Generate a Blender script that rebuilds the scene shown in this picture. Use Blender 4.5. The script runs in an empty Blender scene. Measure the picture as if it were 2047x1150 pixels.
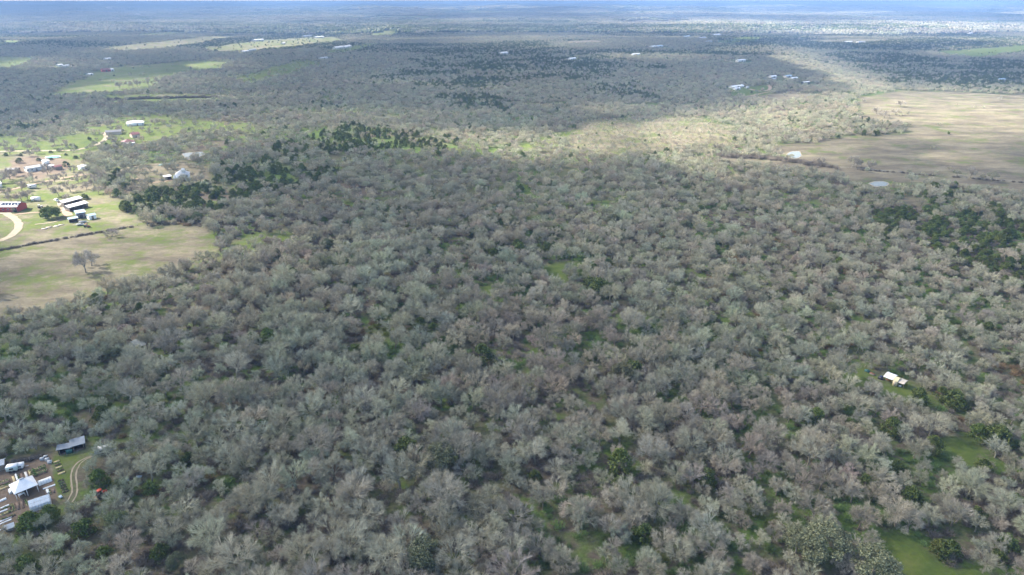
import bpy, math, random
import numpy as np
from mathutils import Vector, Matrix

R = math.radians
rng = np.random.default_rng(7)
random.seed(7)
scene = bpy.context.scene
COL = scene.collection

# ------------------------------------------------------------------ camera
CAM_H = 120.0
F_PX, CX, CY = 1365.0, 1023.5, 575.0            # focal length and centre in photograph pixels (2047 x 1150)
PITCH = math.atan((CY - 3.0) / F_PX)            # horizon lies just under the top edge
cam_data = bpy.data.cameras.new('camera')
cam = bpy.data.objects.new('camera', cam_data)
COL.objects.link(cam)
cam.location = (0, 0, CAM_H)
cam.rotation_euler = (math.pi / 2 - PITCH, 0, 0)
cam_data.sensor_width = 36.0
cam_data.lens = 36.0 * F_PX / 2047.0
cam_data.clip_start = 1.0
cam_data.clip_end = 200000.0
scene.camera = cam

# ------------------------------------------------------------------ light
SUN_EL, SUN_AZ = R(38), R(-72)                  # azimuth of the sun from +Y, negative = to the left
SUN_DIR = np.array([math.sin(SUN_AZ) * math.cos(SUN_EL), math.cos(SUN_AZ) * math.cos(SUN_EL), math.sin(SUN_EL)])
world = bpy.data.worlds.new('World')
scene.world = world
world.use_nodes = True
wn = world.node_tree
bg = wn.nodes['Background']
sky = wn.nodes.new('ShaderNodeTexSky')
sky.sky_type = 'NISHITA'
sky.sun_disc = False
sky.sun_elevation = SUN_EL
sky.sun_rotation = SUN_AZ
sky.dust_density = 1.5
sky.air_density = 1.0
wn.links.new(sky.outputs['Color'], bg.inputs['Color'])
bg.inputs['Strength'].default_value = 0.10
sun_data = bpy.data.lights.new('sun', 'SUN')
sun_data.energy = 4.9
sun_data.angle = R(0.53)
sun_data.color = (1.0, 0.93, 0.82)
sun = bpy.data.objects.new('sun', sun_data)
COL.objects.link(sun)
sun.rotation_euler = Vector(SUN_DIR).to_track_quat('Z', 'Y').to_euler()
scene.view_settings.view_transform = 'Standard'
scene.view_settings.look = 'None'
scene.view_settings.gamma = 1.0
scene.view_settings.use_curve_mapping = False
scene.view_settings.exposure = 2.3
scene.cycles.max_bounces = 5
scene.cycles.diffuse_bounces = 3
scene.cycles.glossy_bounces = 1
scene.cycles.transmission_bounces = 2
scene.cycles.transparent_max_bounces = 8
scene.cycles.volume_bounces = 0
scene.cycles.use_denoising = True
scene.cycles.use_adaptive_sampling = True

# ------------------------------------------------------------------ ground shape and map helpers
def terrain(x, y):
    x = np.asarray(x, float); y = np.asarray(y, float)
    d = np.hypot(x, y)
    a = np.clip((d - 420) / 1600, 0, 1) * 7 + np.clip((d - 3000) / 9000, 0, 1) * 26
    s = (np.sin(x / 310 + 1.3 + 1.2 * np.sin(y / 530)) + np.sin(y / 270 + 0.4 + 1.1 * np.sin(x / 610 + 2)) + 0.6 * np.sin((x + y) / 190)
         + 1.4 * np.sin(x / 2100 + 2 + np.sin(y / 1700)) * np.sin(y / 1300 + 0.7))
    return a * s * 0.45

CP, SP = math.cos(PITCH), math.sin(PITCH)

def unproject(u, v):
    """photograph pixel -> point on the ground"""
    u = np.asarray(u, float); v = np.asarray(v, float)
    a = (u - CX) / F_PX; b = (CY - v) / F_PX
    dx, dy, dz = a, CP + b * SP, -SP + b * CP
    dz = np.minimum(dz, -0.0012)
    z = np.zeros_like(dx)
    for _ in range(6):
        t = (CAM_H - z) / -dz
        z = 0.5 * z + 0.5 * terrain(dx * t, dy * t)
    return dx * t, dy * t

def project(x, y, z=None):
    x = np.asarray(x, float); y = np.asarray(y, float)
    z = (terrain(x, y) if z is None else z) - CAM_H
    depth = np.maximum(y * CP - z * SP, 1e-3)
    up = y * SP + z * CP
    return CX + F_PX * x / depth, CY - F_PX * up / depth

def P(u, v):
    x, y = unproject(u, v)
    return float(x), float(y)

def P3(u, v, dz=0.0):
    x, y = P(u, v)
    return Vector((x, y, float(terrain(x, y)) + dz))

def hash01(ix, iy, seed):
    n = (ix.astype(np.int64) * 374761393 + iy.astype(np.int64) * 668265263 + seed * 974634777) & 0xFFFFFFFF
    n = ((n ^ (n >> 13)) * 1274126177) & 0xFFFFFFFF
    return ((n ^ (n >> 16)) & 0xFFFFFF) / float(0xFFFFFF)

def vnoise(x, y, size, seed=0, octaves=3):
    out = 0; amp = 1; tot = 0
    for o in range(octaves):
        X = x / size; Y = y / size
        ix = np.floor(X); iy = np.floor(Y)
        fx = X - ix; fy = Y - iy
        fx = fx * fx * (3 - 2 * fx); fy = fy * fy * (3 - 2 * fy)
        s = seed + o * 31
        a = hash01(ix, iy, s); b = hash01(ix + 1, iy, s); c = hash01(ix, iy + 1, s); d = hash01(ix + 1, iy + 1, s)
        out = out + amp * ((a * (1 - fx) + b * fx) * (1 - fy) + (c * (1 - fx) + d * fx) * fy)
        tot += amp; amp *= 0.5; size *= 0.47
    return out / tot

def inside(x, y, poly):
    r = np.zeros(np.shape(x), bool)
    n = len(poly)
    for i in range(n):
        x1, y1 = poly[i]; x2, y2 = poly[(i + 1) % n]
        if y1 == y2: continue
        r ^= ((y1 > y) != (y2 > y)) & (x < (x2 - x1) * (y - y1) / (y2 - y1) + x1)
    return r

def world_poly(pts, step=25):
    """outline given on the photograph -> outline on the ground (edges subdivided)"""
    out = []
    n = len(pts)
    for i in range(n):
        (u0, v0), (u1, v1) = pts[i], pts[(i + 1) % n]
        k = max(1, int(math.hypot(u1 - u0, v1 - v0) / step))
        for j in range(k):
            out.append(P(u0 + (u1 - u0) * j / k, v0 + (v1 - v0) * j / k))
    return out

def wobble(x, y, amp=None):
    """shift points a little so outlines come out ragged"""
    d = np.hypot(x, y)
    a = (d * 0.012 + 1.5) if amp is None else amp
    return x + a * (vnoise(x, y, 22, 91) - .5) * 2, y + a * (vnoise(x, y, 22, 92) - .5) * 2

# open land: outline, (green, dry, dirt), tree density left standing
OPEN = [
 ('pasture', [(-260,540),(0,502),(275,453),(425,455),(432,488),(445,518),(350,545),(250,578),(120,612),(0,640),(-260,700)], (.40,.62,.03), 0),
 ('pasture', [(-260,540),(0,502),(275,453),(205,370),(160,308),(0,288),(-260,280)], (.60,.55,.22), .003),
 ('pasture', [(-100,292),(170,312),(205,294),(300,292),(352,268),(515,266),(512,250),(450,246),(330,234),(240,236),(170,262),(100,282),(-100,262)], (.85,.3,.06), .16),
 ('pasture', [(100,190),(130,170),(180,152),(215,136),(330,126),(400,121),(450,125),(448,137),(345,152),(300,180),(240,186)], (.75,.45,.03), .01),
 ('pasture', [(205,194),(330,188),(440,190),(443,201),(300,207),(215,203)], (.8,.5,0), .04),
 ('pasture', [(195,98),(300,85),(420,73),(500,70),(350,95),(250,104)], (.5,.7,0), .01),
 ('pasture', [(400,97),(540,79),(670,73),(690,82),(560,98),(440,106)], (.6,.6,.2), .02),
 ('pasture', [(733,74),(760,60),(802,60),(792,70)], (.75,.75,0), 0),
 ('pasture', [(690,40),(750,32),(870,32),(850,41)], (.75,.5,0), .02),
 ('pasture', [(-100,117),(62,113),(58,128),(20,138),(-100,135)], (.8,.4,0), .03),
 ('pasture', [(255,70),(370,62),(395,66),(300,73)], (.7,.6,0), .02),
 ('pasture', [(0,81),(50,82),(40,87),(0,88)], (.8,.4,0), .02),
 ('pasture', [(460,158),(600,120),(650,124),(595,147),(500,168)], (.75,.25,0), .10),
 ('pasture', [(640,108),(680,92),(760,84),(740,95),(690,108)], (.8,.2,0), .10),
 ('field', [(1705,215),(1722,192),(1800,181),(2047,190),(2400,198),(2400,400),(2047,365),(1800,345),(1600,328),(1545,308),(1560,290),(1640,287),(1700,274),(1795,268),(1808,252),(1735,240)], (.36,.80,.04), .004),
 ('field', [(1425,312),(1540,320),(1640,331),(1800,346),(2047,366),(2400,402),(2400,430),(2047,384),(1950,382),(1850,366),(1760,360),(1690,360),(1640,350),(1540,332),(1430,322)], (.12,.75,.10), .01),
 ('field', [(1865,104),(2047,90),(2400,80),(2400,105),(2047,104),(1965,118),(1900,112)], (.9,.35,0), .01),
 ('scrubland', [(1120,262),(1180,240),(1290,232),(1400,236),(1490,262),(1440,296),(1330,300),(1230,318),(1190,308),(1130,296)], (.45,.75,.12), .85),
 ('scrubland', [(1660,100),(1740,96),(1790,92),(1800,97),(1740,104),(1670,106)], (.6,.6,0), .1),
 ('pasture', [(1590,80),(1730,76),(1780,80),(1760,84),(1640,86)], (.4,.8,.1), .03),
 ('pasture', [(1410,86),(1480,74),(1530,72),(1520,84),(1450,90)], (.9,.15,0), .06),
 ('pasture', [(1130,82),(1200,80),(1205,86),(1135,88)], (.1,.7,.35), .02),
 ('pasture', [(1230,42),(1360,36),(1400,44),(1260,48)], (.1,.8,.15), .06),
 ('pasture', [(1035,203),(1105,210),(1100,219),(1040,216)], (.6,.3,0), .12),
 ('pasture', [(1255,208),(1345,203),(1325,213),(1262,216)], (.8,.2,0), .05),
 ('pasture', [(1450,182),(1540,168),(1556,182),(1500,196),(1462,197)], (.9,.1,.05), .10),
 ('pasture', [(1420,120),(1470,118),(1500,128),(1470,130)], (.7,.5,.1), .08),
 ('pasture', [(1500,192),(1580,182),(1640,190),(1600,200),(1530,206)], (.05,.6,.25), .10),
 ('clearing', [(1084,536),(1130,524),(1178,520),(1170,548),(1140,556),(1126,584),(1100,560)], (1.0,.05,0), 0),
 ('clearing', [(952,578),(985,568),(990,604),(962,612)], (1.0,.05,0), 0),
 ('clearing', [(1672,742),(1712,722),(1740,742),(1800,752),(1850,788),(1880,806),(1850,815),(1790,796),(1722,776),(1690,768)], (.85,.1,.05), 0),
 ('clearing', [(1722,1100),(1768,1056),(1838,1100),(1905,1140),(1960,1135),(1985,1180),(1760,1190)], (1.0,.25,0), 0),
 ('clearing', [(1842,868),(1905,862),(1960,900),(1920,934),(1888,916)], (.8,.15,.03), .0),
 ('clearing', [(560,425),(600,408),(590,432)], (.7,.4,.1), .1),
 ('clearing', [(446,500),(500,470),(590,455),(585,478),(500,510)], (.9,.3,.05), .3),
 ('clearing', [(1040,300),(1075,296),(1160,262),(1150,252),(1030,300)], (.7,.5,0), .4),
 ('clearing', [(1050,425),(1130,440),(1135,462),(1060,452)], (.9,.1,0), .3),
 ('clearing', [(1780,395),(1830,392),(1850,408),(1800,412)], (.2,.9,.2), .05),
 ('clearing', [(230,340),(330,322),(420,330),(420,365),(310,372),(240,352)], (.3,.6,.25), .25),
 ('clearing', [(115,908),(140,902),(215,896),(190,914),(158,946),(152,985),(120,1000),(108,940)], (.85,.35,.02), 0),
 ('garden',   [(-200,985),(0,926),(110,906),(128,1000),(100,1032),(20,1062),(-200,1130)], (.12,.35,.85), 0),
 ('yard', [(15,350),(25,322),(60,314),(118,318),(140,330),(130,345),(100,348),(60,352),(30,356)], (.05,.3,.95), .03),
 ('yard', [(60,356),(95,350),(100,362),(40,372),(20,368)], (.3,.6,.55), .0),
 ('yard', [(95,378),(150,372),(170,362),(195,356),(185,372),(150,388),(110,392)], (.35,.5,.6), .0),
 ('clearing', [(-150,905),(-20,925),(112,890),(120,908),(0,945),(-150,985)], (.1,.2,.9), 0),
]
OPENW = [(k, world_poly(p), c, t) for k, p, c, t in OPEN]
CEDAR = [
 ([(215,352),(300,370),(400,360),(480,340),(500,395),(440,445),(400,432),(380,448),(290,440),(240,410)], .55),
 ([(470,330),(560,318),(690,335),(650,380),(560,400),(460,428),(440,395)], .5),
 ([(545,300),(620,276),(700,258),(800,262),(905,276),(890,300),(800,306),(770,318),(690,318),(580,318)], .75),
 ([(1668,372),(1720,380),(1840,400),(1880,372),(2000,382),(1900,420),(1870,450),(1820,470),(1740,470),(1720,420),(1680,400)], .58),
 ([(1890,450),(1990,430),(2300,420),(2300,650),(2000,600),(1940,560),(1880,520)], .62),
 ([(740,168),(800,140),(860,108),(980,88),(1100,92),(1200,110),(1330,140),(1200,158),(1050,160),(960,182),(860,178)], .50),
 ([(860,180),(960,182),(1035,208),(1015,228),(900,218)], .60),
 ([(1180,160),(1250,158),(1340,192),(1300,208),(1200,186)], .45),
 ([(1640,112),(1740,106),(1880,120),(2400,120),(2400,195),(2047,188),(1850,178),(1780,160),(1690,138)], .55),
 ([(1800,78),(2300,70),(2300,92),(1900,96)], .45),
 ([(1100,60),(1300,50),(1500,60),(1420,75),(1200,74)], .35),
 ([(0,230),(80,228),(130,240),(90,258),(0,262)], .45),
 ([(400,92),(470,84),(500,90),(430,106)], .4),
 ([(1380,560),(1500,545),(1460,600),(1390,600)], .10),
 ([(1170,905),(1260,880),(1260,980),(1190,1000)], .10),
 ([(1380,880),(1450,870),(1440,920)], .3),
 ([(1160,535),(1215,530),(1220,590),(1170,590)], .40),
 ([(0,60),(100,50),(110,62),(20,75)], .3),
]
CEDARW = [(world_poly(p), d) for p, d in CEDAR]

def landcover(x, y):
    """green, dry, dirt, openness at ground points"""
    wx, wy = wobble(x, y)
    g = np.zeros_like(x); dr = np.zeros_like(x); di = np.zeros_like(x); op = np.zeros_like(x)
    for k, poly, c, t in OPENW:
        m = inside(wx, wy, poly)
        g[m], dr[m], di[m] = c; op[m] = 1
    return g, dr, di, op

GREEN_GAPS = [((1580,660),(170,90)), ((545,520),(90,45)), ((920,960),(80,110)), ((1350,1010),(60,60)), ((830,690),(90,50)), ((1050,370),(90,60)), ((1130,440),(80,40)), ((1460,560),(120,50)), ((120,720),(90,60)), ((1640,1030),(110,60)), ((1880,700),(120,70)), ((330,880),(120,50)), ((640,770),(90,50))]
def green_gaps(x, y):
    u, v = project(x, y); s = np.zeros(len(x))
    for (cu, cv), (ru, rv) in GREEN_GAPS: s = np.maximum(s, np.exp(-(((u - cu) / ru) ** 2 + ((v - cv) / rv) ** 2)))
    return s * np.clip((vnoise(x, y, 18, 66, 2) - .3) * 4, 0, 1)

# brightness of the ground patches under gaps in the clouds, outlined on the photograph: centre, radii, slope, share of sun let through
LIT = [
 ((1010,290),(170,22),.04,1.0), ((900,277),(90,12),.02,1.0), ((1180,262),(90,16),0,.7), ((1380,265),(150,38),-.05,1.0),
 ((1560,240),(140,40),-.05,.95), ((1350,322),(70,28),.1,.9), ((1480,300),(90,22),.06,.8), ((1720,215),(130,30),.02,.9), ((1900,222),(260,34),.03,1.0),
 ((1700,170),(90,22),.25,.9), ((1600,128),(90,20),.25,.85), ((1850,270),(120,14),.02,.65), ((1790,308),(60,12),.02,.5), ((1960,240),(160,22),.03,.9),
 ((700,262),(160,14),0,.55), ((760,285),(90,14),.02,.45), ((560,240),(160,20),0,.35),
 ((60,330),(170,60),0,.9), ((150,400),(150,50),.05,.95), ((210,262),(200,26),.02,.75), ((0,430),(160,60),0,.7), ((200,490),(300,34),0,.42), ((60,570),(260,50),-.08,.36),
 ((420,255),(100,18),.1,.6), ((250,172),(140,16),-.08,.7), ((330,196),(160,8),-.03,.6), ((400,128),(60,7),-.05,.9), ((60,128),(90,12),0,.7),
 ((300,92),(160,12),-.08,.6), ((560,86),(160,12),-.08,.9), ((765,65),(40,8),-.1,1.0), ((640,225),(200,10),.02,.35), ((800,168),(140,5),.03,.4),
 ((200,55),(260,22),0,.22), ((600,50),(200,8),0,.3), ((480,30),(300,8),0,.3), ((1050,85),(160,12),0,.6), ((1250,112),(120,7),0,.5),
 ((1450,50),(200,9),.04,.9), ((1620,62),(220,8),.04,.95), ((1900,55),(220,10),.02,.95), ((1560,28),(280,5),.03,.8), ((2000,18),(200,6),.03,.8), ((1500,100),(100,8),0,.5),
 ((1980,98),(150,10),-.03,.7), ((1250,45),(150,6),0,.6), ((950,45),(180,7),0,.4), ((1760,82),(150,6),0,.7), ((2050,75),(150,8),0,.6),
 ((1150,215),(90,7),0,.4), ((1500,480),(500,140),0,.10), ((1750,620),(500,140),0,.08), ((1120,420),(260,90),0,.10),
]

def sunlight(x, y):
    u, v = project(x, y)
    e = 0.13
    u2 = u + 38 * (vnoise(x, y, 70, 5) - .5) * 2; v2 = v + np.minimum(10, np.maximum(v, 0) * .05) * (vnoise(x, y, 45, 6) - .5) * 2
    s = np.full(np.shape(x), 0.0)
    for (cu, cv), (ru, rv), sl, a in LIT:
        if cv > 200: ru, rv = ru * 1.1, rv * 1.18
        dv = v2 - cv - sl * (u2 - cu)
        q = ((u2 - cu) / ru) ** 2 + (dv / rv) ** 2
        s = np.maximum(s, a * np.exp(-(q * .8) ** 1.6))
    band = vnoise(x, y * 1.4, 2100, 15)
    s = np.where((v < 75), np.maximum(s * .9, np.clip((band - .47) * 7, 0, 1.0) * np.clip(.35 + (u - 500) / 1100, .3, 1) * np.clip((75 - v) / 30, 0, 1)), s)
    out = (np.abs(u - CX) > 1150) | (y < 30)
    s = np.where(out, np.maximum(s * .6, np.clip((vnoise(x, y, 260, 25) - .55) * 4, 0, .7)), s)
    e = np.where(y > 1300, .07, e)
    return np.clip(e + (1 - e) * s, e, 1)

# ------------------------------------------------------------------ materials
def new_mat(name):
    m = bpy.data.materials.new(name); m.use_nodes = True
    nt = m.node_tree; b = nt.nodes['Principled BSDF']
    return m, nt, b

def N(nt, kind, **kw):
    n = nt.nodes.new(kind)
    for k, v in kw.items(): setattr(n, k, v)
    return n

def mix_rgb(nt, fac, a, b, mode='MIX'):
    n = N(nt, 'ShaderNodeMix', data_type='RGBA', blend_type=mode)
    for sock, val in ((n.inputs[0], fac), (n.inputs[6], a), (n.inputs[7], b)):
        if hasattr(val, 'links'): nt.links.new(val, sock)
        elif isinstance(val, tuple): sock.default_value = (*val[:3], 1)
        else: sock.default_value = val
    return n.outputs[2]

def ramp(nt, src, stops):
    n = N(nt, 'ShaderNodeValToRGB')
    nt.links.new(src, n.inputs[0])
    el = n.color_ramp.elements
    while len(el) < len(stops): el.new(.5)
    for e, (p, c) in zip(el, stops):
        e.position = p; e.color = (*c, 1) if isinstance(c, tuple) else (c, c, c, 1)
    return n.outputs[0]

def noise(nt, scale, coord=None, detail=4, rough=.6, kind='Fac'):
    n = N(nt, 'ShaderNodeTexNoise'); n.inputs['Scale'].default_value = scale
    n.inputs['Detail'].default_value = detail; n.inputs['Roughness'].default_value = rough
    if coord is not None: nt.links.new(coord, n.inputs['Vector'])
    return n.outputs[kind]

def mapped(nt, src, sx, sy, sz=1.0, rz=0):
    n = N(nt, 'ShaderNodeMapping'); n.inputs['Scale'].default_value = (sx, sy, sz); n.inputs['Rotation'].default_value = (0, 0, rz)
    nt.links.new(src, n.inputs['Vector']); return n.outputs[0]

def math_n(nt, op, a, b=0.0, clamp=False):
    n = N(nt, 'ShaderNodeMath', operation=op, use_clamp=clamp)
    for sock, val in zip(n.inputs, (a, b)):
        if hasattr(val, 'links'): nt.links.new(val, sock)
        else: sock.default_value = val
    return n.outputs[0]

def make_ground_mat():
    m, nt, b = new_mat('ground_cover')
    geo = N(nt, 'ShaderNodeNewGeometry').outputs['Position']
    at = N(nt, 'ShaderNodeAttribute', attribute_name='cover')       # green, dry, dirt of the land cover
    sep = N(nt, 'ShaderNodeSeparateColor'); nt.links.new(at.outputs['Color'], sep.inputs[0])
    op = N(nt, 'ShaderNodeAttribute', attribute_name='openness').outputs['Fac']
    n1 = noise(nt, .035, geo, 6, .65); n2 = noise(nt, .9, geo, 5, .7); n3 = noise(nt, .012, geo, 4, .55)
    n4 = noise(nt, .16, geo, 5, .7)
    streak = noise(nt, .045, mapped(nt, geo, .55, 1.3, 1, .35), 8, .78)
    # forest floor: leaf litter with mossy green patches
    litter = ramp(nt, n2, [(.25, (.055,.046,.034)), (.5, (.10,.082,.062)), (.75, (.17,.142,.108))])
    moss = ramp(nt, n2, [(.3, (.045,.072,.018)), (.7, (.11,.165,.038))])
    fgreen = math_n(nt, 'MULTIPLY', ramp(nt, n1, [(.42, 0.0), (.56, 1.0)]), ramp(nt, n4, [(.40, 0.0), (.52, 1.0)]))
    fgreen = math_n(nt, 'MAXIMUM', fgreen, sep.outputs[0], True)
    forest = mix_rgb(nt, fgreen, litter, moss)
    # pasture
    grass = ramp(nt, n4, [(.3, (.048,.080,.016)), (.5, (.082,.118,.022)), (.75, (.135,.150,.038))])
    dry = ramp(nt, streak, [(.35, (.085,.070,.052)), (.48, (.150,.130,.090)), (.62, (.235,.208,.140))])
    dirt = ramp(nt, n4, [(.3, (.10,.075,.055)), (.55, (.155,.118,.086)), (.8, (.23,.18,.13))])
    gsum = math_n(nt, 'ADD', sep.outputs[0], math_n(nt, 'MULTIPLY', math_n(nt, 'SUBTRACT', n1, .5), 2.6))
    gsum = math_n(nt, 'ADD', gsum, math_n(nt, 'MULTIPLY', math_n(nt, 'SUBTRACT', n4, .5), 1.7))
    gsum = math_n(nt, 'SUBTRACT', gsum, math_n(nt, 'MULTIPLY', sep.outputs[1], .45))
    gf = ramp(nt, gsum, [(.05, 0.0), (.55, 1.0)])
    past = mix_rgb(nt, gf, dry, grass)
    df = math_n(nt, 'ADD', sep.outputs[2], math_n(nt, 'MULTIPLY', math_n(nt, 'SUBTRACT', n3, .5), 1.6))
    df = math_n(nt, 'ADD', df, math_n(nt, 'MULTIPLY', math_n(nt, 'SUBTRACT', n4, .5), 1.0))
    past = mix_rgb(nt, ramp(nt, df, [(.32, 0.0), (.62, 1.0)]), past, dirt)
    past = mix_rgb(nt, math_n(nt, 'MULTIPLY', ramp(nt, n2, [(.3, 1.0), (.6, 0.0)]), .35), past, (.07, .062, .04))
    colr = mix_rgb(nt, op, forest, past)
    nt.links.new(colr, b.inputs['Base Color'])
    b.inputs['Roughness'].default_value = .95
    b.inputs['Specular IOR Level'].default_value = .1
    bp = N(nt, 'ShaderNodeBump'); bp.inputs['Strength'].default_value = .6; bp.inputs['Distance'].default_value = .4
    nt.links.new(n2, bp.inputs['Height']); nt.links.new(bp.outputs[0], b.inputs['Normal'])
    return m

def bark_mat(name, light, dark, use_height=True):
    """tint comes from the tree itself; twigs paler than trunk"""
    m, nt, b = new_mat(name)
    tint = N(nt, 'ShaderNodeAttribute', attribute_name='tint', attribute_type='INSTANCER').outputs['Color']
    geo = N(nt, 'ShaderNodeNewGeometry').outputs['Position']
    tw = N(nt, 'ShaderNodeAttribute', attribute_name='fine').outputs['Fac']
    n = noise(nt, 1.1, geo, 3, .6)
    base = mix_rgb(nt, tw, dark, light)
    base = mix_rgb(nt, 1.0, base, ramp(nt, n, [(.3, .72), (.7, 1.22)]), 'MULTIPLY')
    base = mix_rgb(nt, 1.0, base, tint, 'MULTIPLY')
    nt.links.new(base, b.inputs['Base Color'])
    b.inputs['Roughness'].default_value = .9; b.inputs['Specular IOR Level'].default_value = .15
    return m

def leaf_mat(name, c0, c1):
    m, nt, b = new_mat(name)
    tint = N(nt, 'ShaderNodeAttribute', attribute_name='tint', attribute_type='INSTANCER').outputs['Color']
    rnd = N(nt, 'ShaderNodeAttribute', attribute_name='fine').outputs['Fac']
    base = mix_rgb(nt, rnd, c0, c1)
    base = mix_rgb(nt, 1.0, base, tint, 'MULTIPLY')
    nt.links.new(base, b.inputs['Base Color'])
    b.inputs['Roughness'].default_value = .7; b.inputs['Specular IOR Level'].default_value = .25
    return m

def flat_mat(name, c, rough=.7, metal=0.0, var=.25, scale=.8, stripes=0.0):
    m, nt, b = new_mat(name)
    tc = N(nt, 'ShaderNodeTexCoord').outputs['Object']
    n = noise(nt, scale, tc, 5, .65)
    colr = mix_rgb(nt, 1.0, c, ramp(nt, n, [(.25, 1 - var), (.75, 1 + var)]), 'MULTIPLY')
    nt.links.new(colr, b.inputs['Base Color'])
    b.inputs['Roughness'].default_value = rough; b.inputs['Metallic'].default_value = metal
    return m

GROUND_MAT = make_ground_mat()
BARK = bark_mat('pale_bark', (.48, .455, .395), (.20, .175, .145))
LEAF = leaf_mat('evergreen_leaf', (.058, .084, .021), (.135, .165, .046))
OAKLEAF = leaf_mat('oak_leaf', (.075, .088, .045), (.20, .21, .13))
BRUSH = leaf_mat('brush_stem', (.15, .125, .095), (.29, .25, .195))

# ------------------------------------------------------------------ mesh helpers
def mesh_np(name, V, F, mat, attr=None, smooth=False):
    """V (n,3), F list of index arrays all of one width, attr: (name, domain, values)"""
    me = bpy.data.meshes.new(name)
    V = np.asarray(V, np.float32); F = np.asarray(F, np.int32)
    k = F.shape[1]
    me.vertices.add(len(V)); me.vertices.foreach_set('co', V.ravel())
    me.loops.add(F.size); me.loops.foreach_set('vertex_index', F.ravel())
    me.polygons.add(len(F))
    me.polygons.foreach_set('loop_start', np.arange(0, F.size, k, dtype=np.int32))
    if smooth: me.polygons.foreach_set('use_smooth', np.ones(len(F), bool))
    me.update(calc_edges=True)
    for a in (attr or []):
        nm, dom, typ, vals = a
        at = me.attributes.new(nm, typ, dom)
        at.data.foreach_set('value' if typ == 'FLOAT' else ('color' if 'COLOR' in typ else 'vector'), np.asarray(vals, np.float32).ravel())
    for mm in (mat if isinstance(mat, (list, tuple)) else [mat]): me.materials.append(mm)
    return me

def link(name, me, parent=None, loc=None, rotz=0.0, **props):
    o = bpy.data.objects.new(name, me)
    COL.objects.link(o)
    if parent is not None: o.parent = parent
    if loc is not None: o.location = loc
    if rotz: o.rotation_euler = (0, 0, rotz)
    for k, v in props.items(): o[k] = v
    return o

# ------------------------------------------------------------------ trees
class Geo:
    def __init__(s): s.V = []; s.F = []; s.A = []
    def tube(s, p, q, r0, r1, fine, sides=3):
        p = np.asarray(p, float); q = np.asarray(q, float)
        d = q - p; L = np.linalg.norm(d)
        if L < 1e-6: return
        d = d / L
        a = np.cross(d, (0, 0, 1)) if abs(d[2]) < .9 else np.cross(d, (1, 0, 0)); a /= np.linalg.norm(a); b = np.cross(d, a)
        n = len(s.V)
        for c, r in ((p, r0), (q, r1)):
            for i in range(sides):
                t = 2 * math.pi * i / sides
                s.V.append(c + r * (math.cos(t) * a + math.sin(t) * b)); s.A.append(fine)
        for i in range(sides):
            j = (i + 1) % sides
            s.F.append((n + i, n + j, n + sides + j)); s.F.append((n + i, n + sides + j, n + sides + i))
    def blade(s, p, q, w, fine, rnd):
        p = np.asarray(p, float); q = np.asarray(q, float)
        d = q - p; a = np.cross(d, rnd.normal(size=3)); L = np.linalg.norm(a)
        if L < 1e-9: return
        a = a / L * w * .5
        n = len(s.V)
        s.V += [p - a, p + a, q]; s.A += [fine] * 3
        s.F.append((n, n + 1, n + 2))
    def leaf(s, c, r, rnd, fine, nrm=None):
        c = np.asarray(c, float)
        a = rnd.normal(size=3); a /= np.linalg.norm(a)
        b = np.cross(a, rnd.normal(size=3)); b /= np.linalg.norm(b)
        n = len(s.V)
        k = .55 + rnd.random() * .4
        s.V += [c - a * r, c + b * r * k, c + a * r * (.8 + .4 * rnd.random()), c - b * r * k]; s.A += [fine] * 4
        s.F += [(n, n + 1, n + 2), (n, n + 2, n + 3)]
    def mesh(s, name, mat):
        return mesh_np(name, np.array(s.V), np.array(s.F), mat, [('fine', 'POINT', 'FLOAT', s.A)])

def unit(v): return v / (np.linalg.norm(v) + 1e-9)

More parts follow.
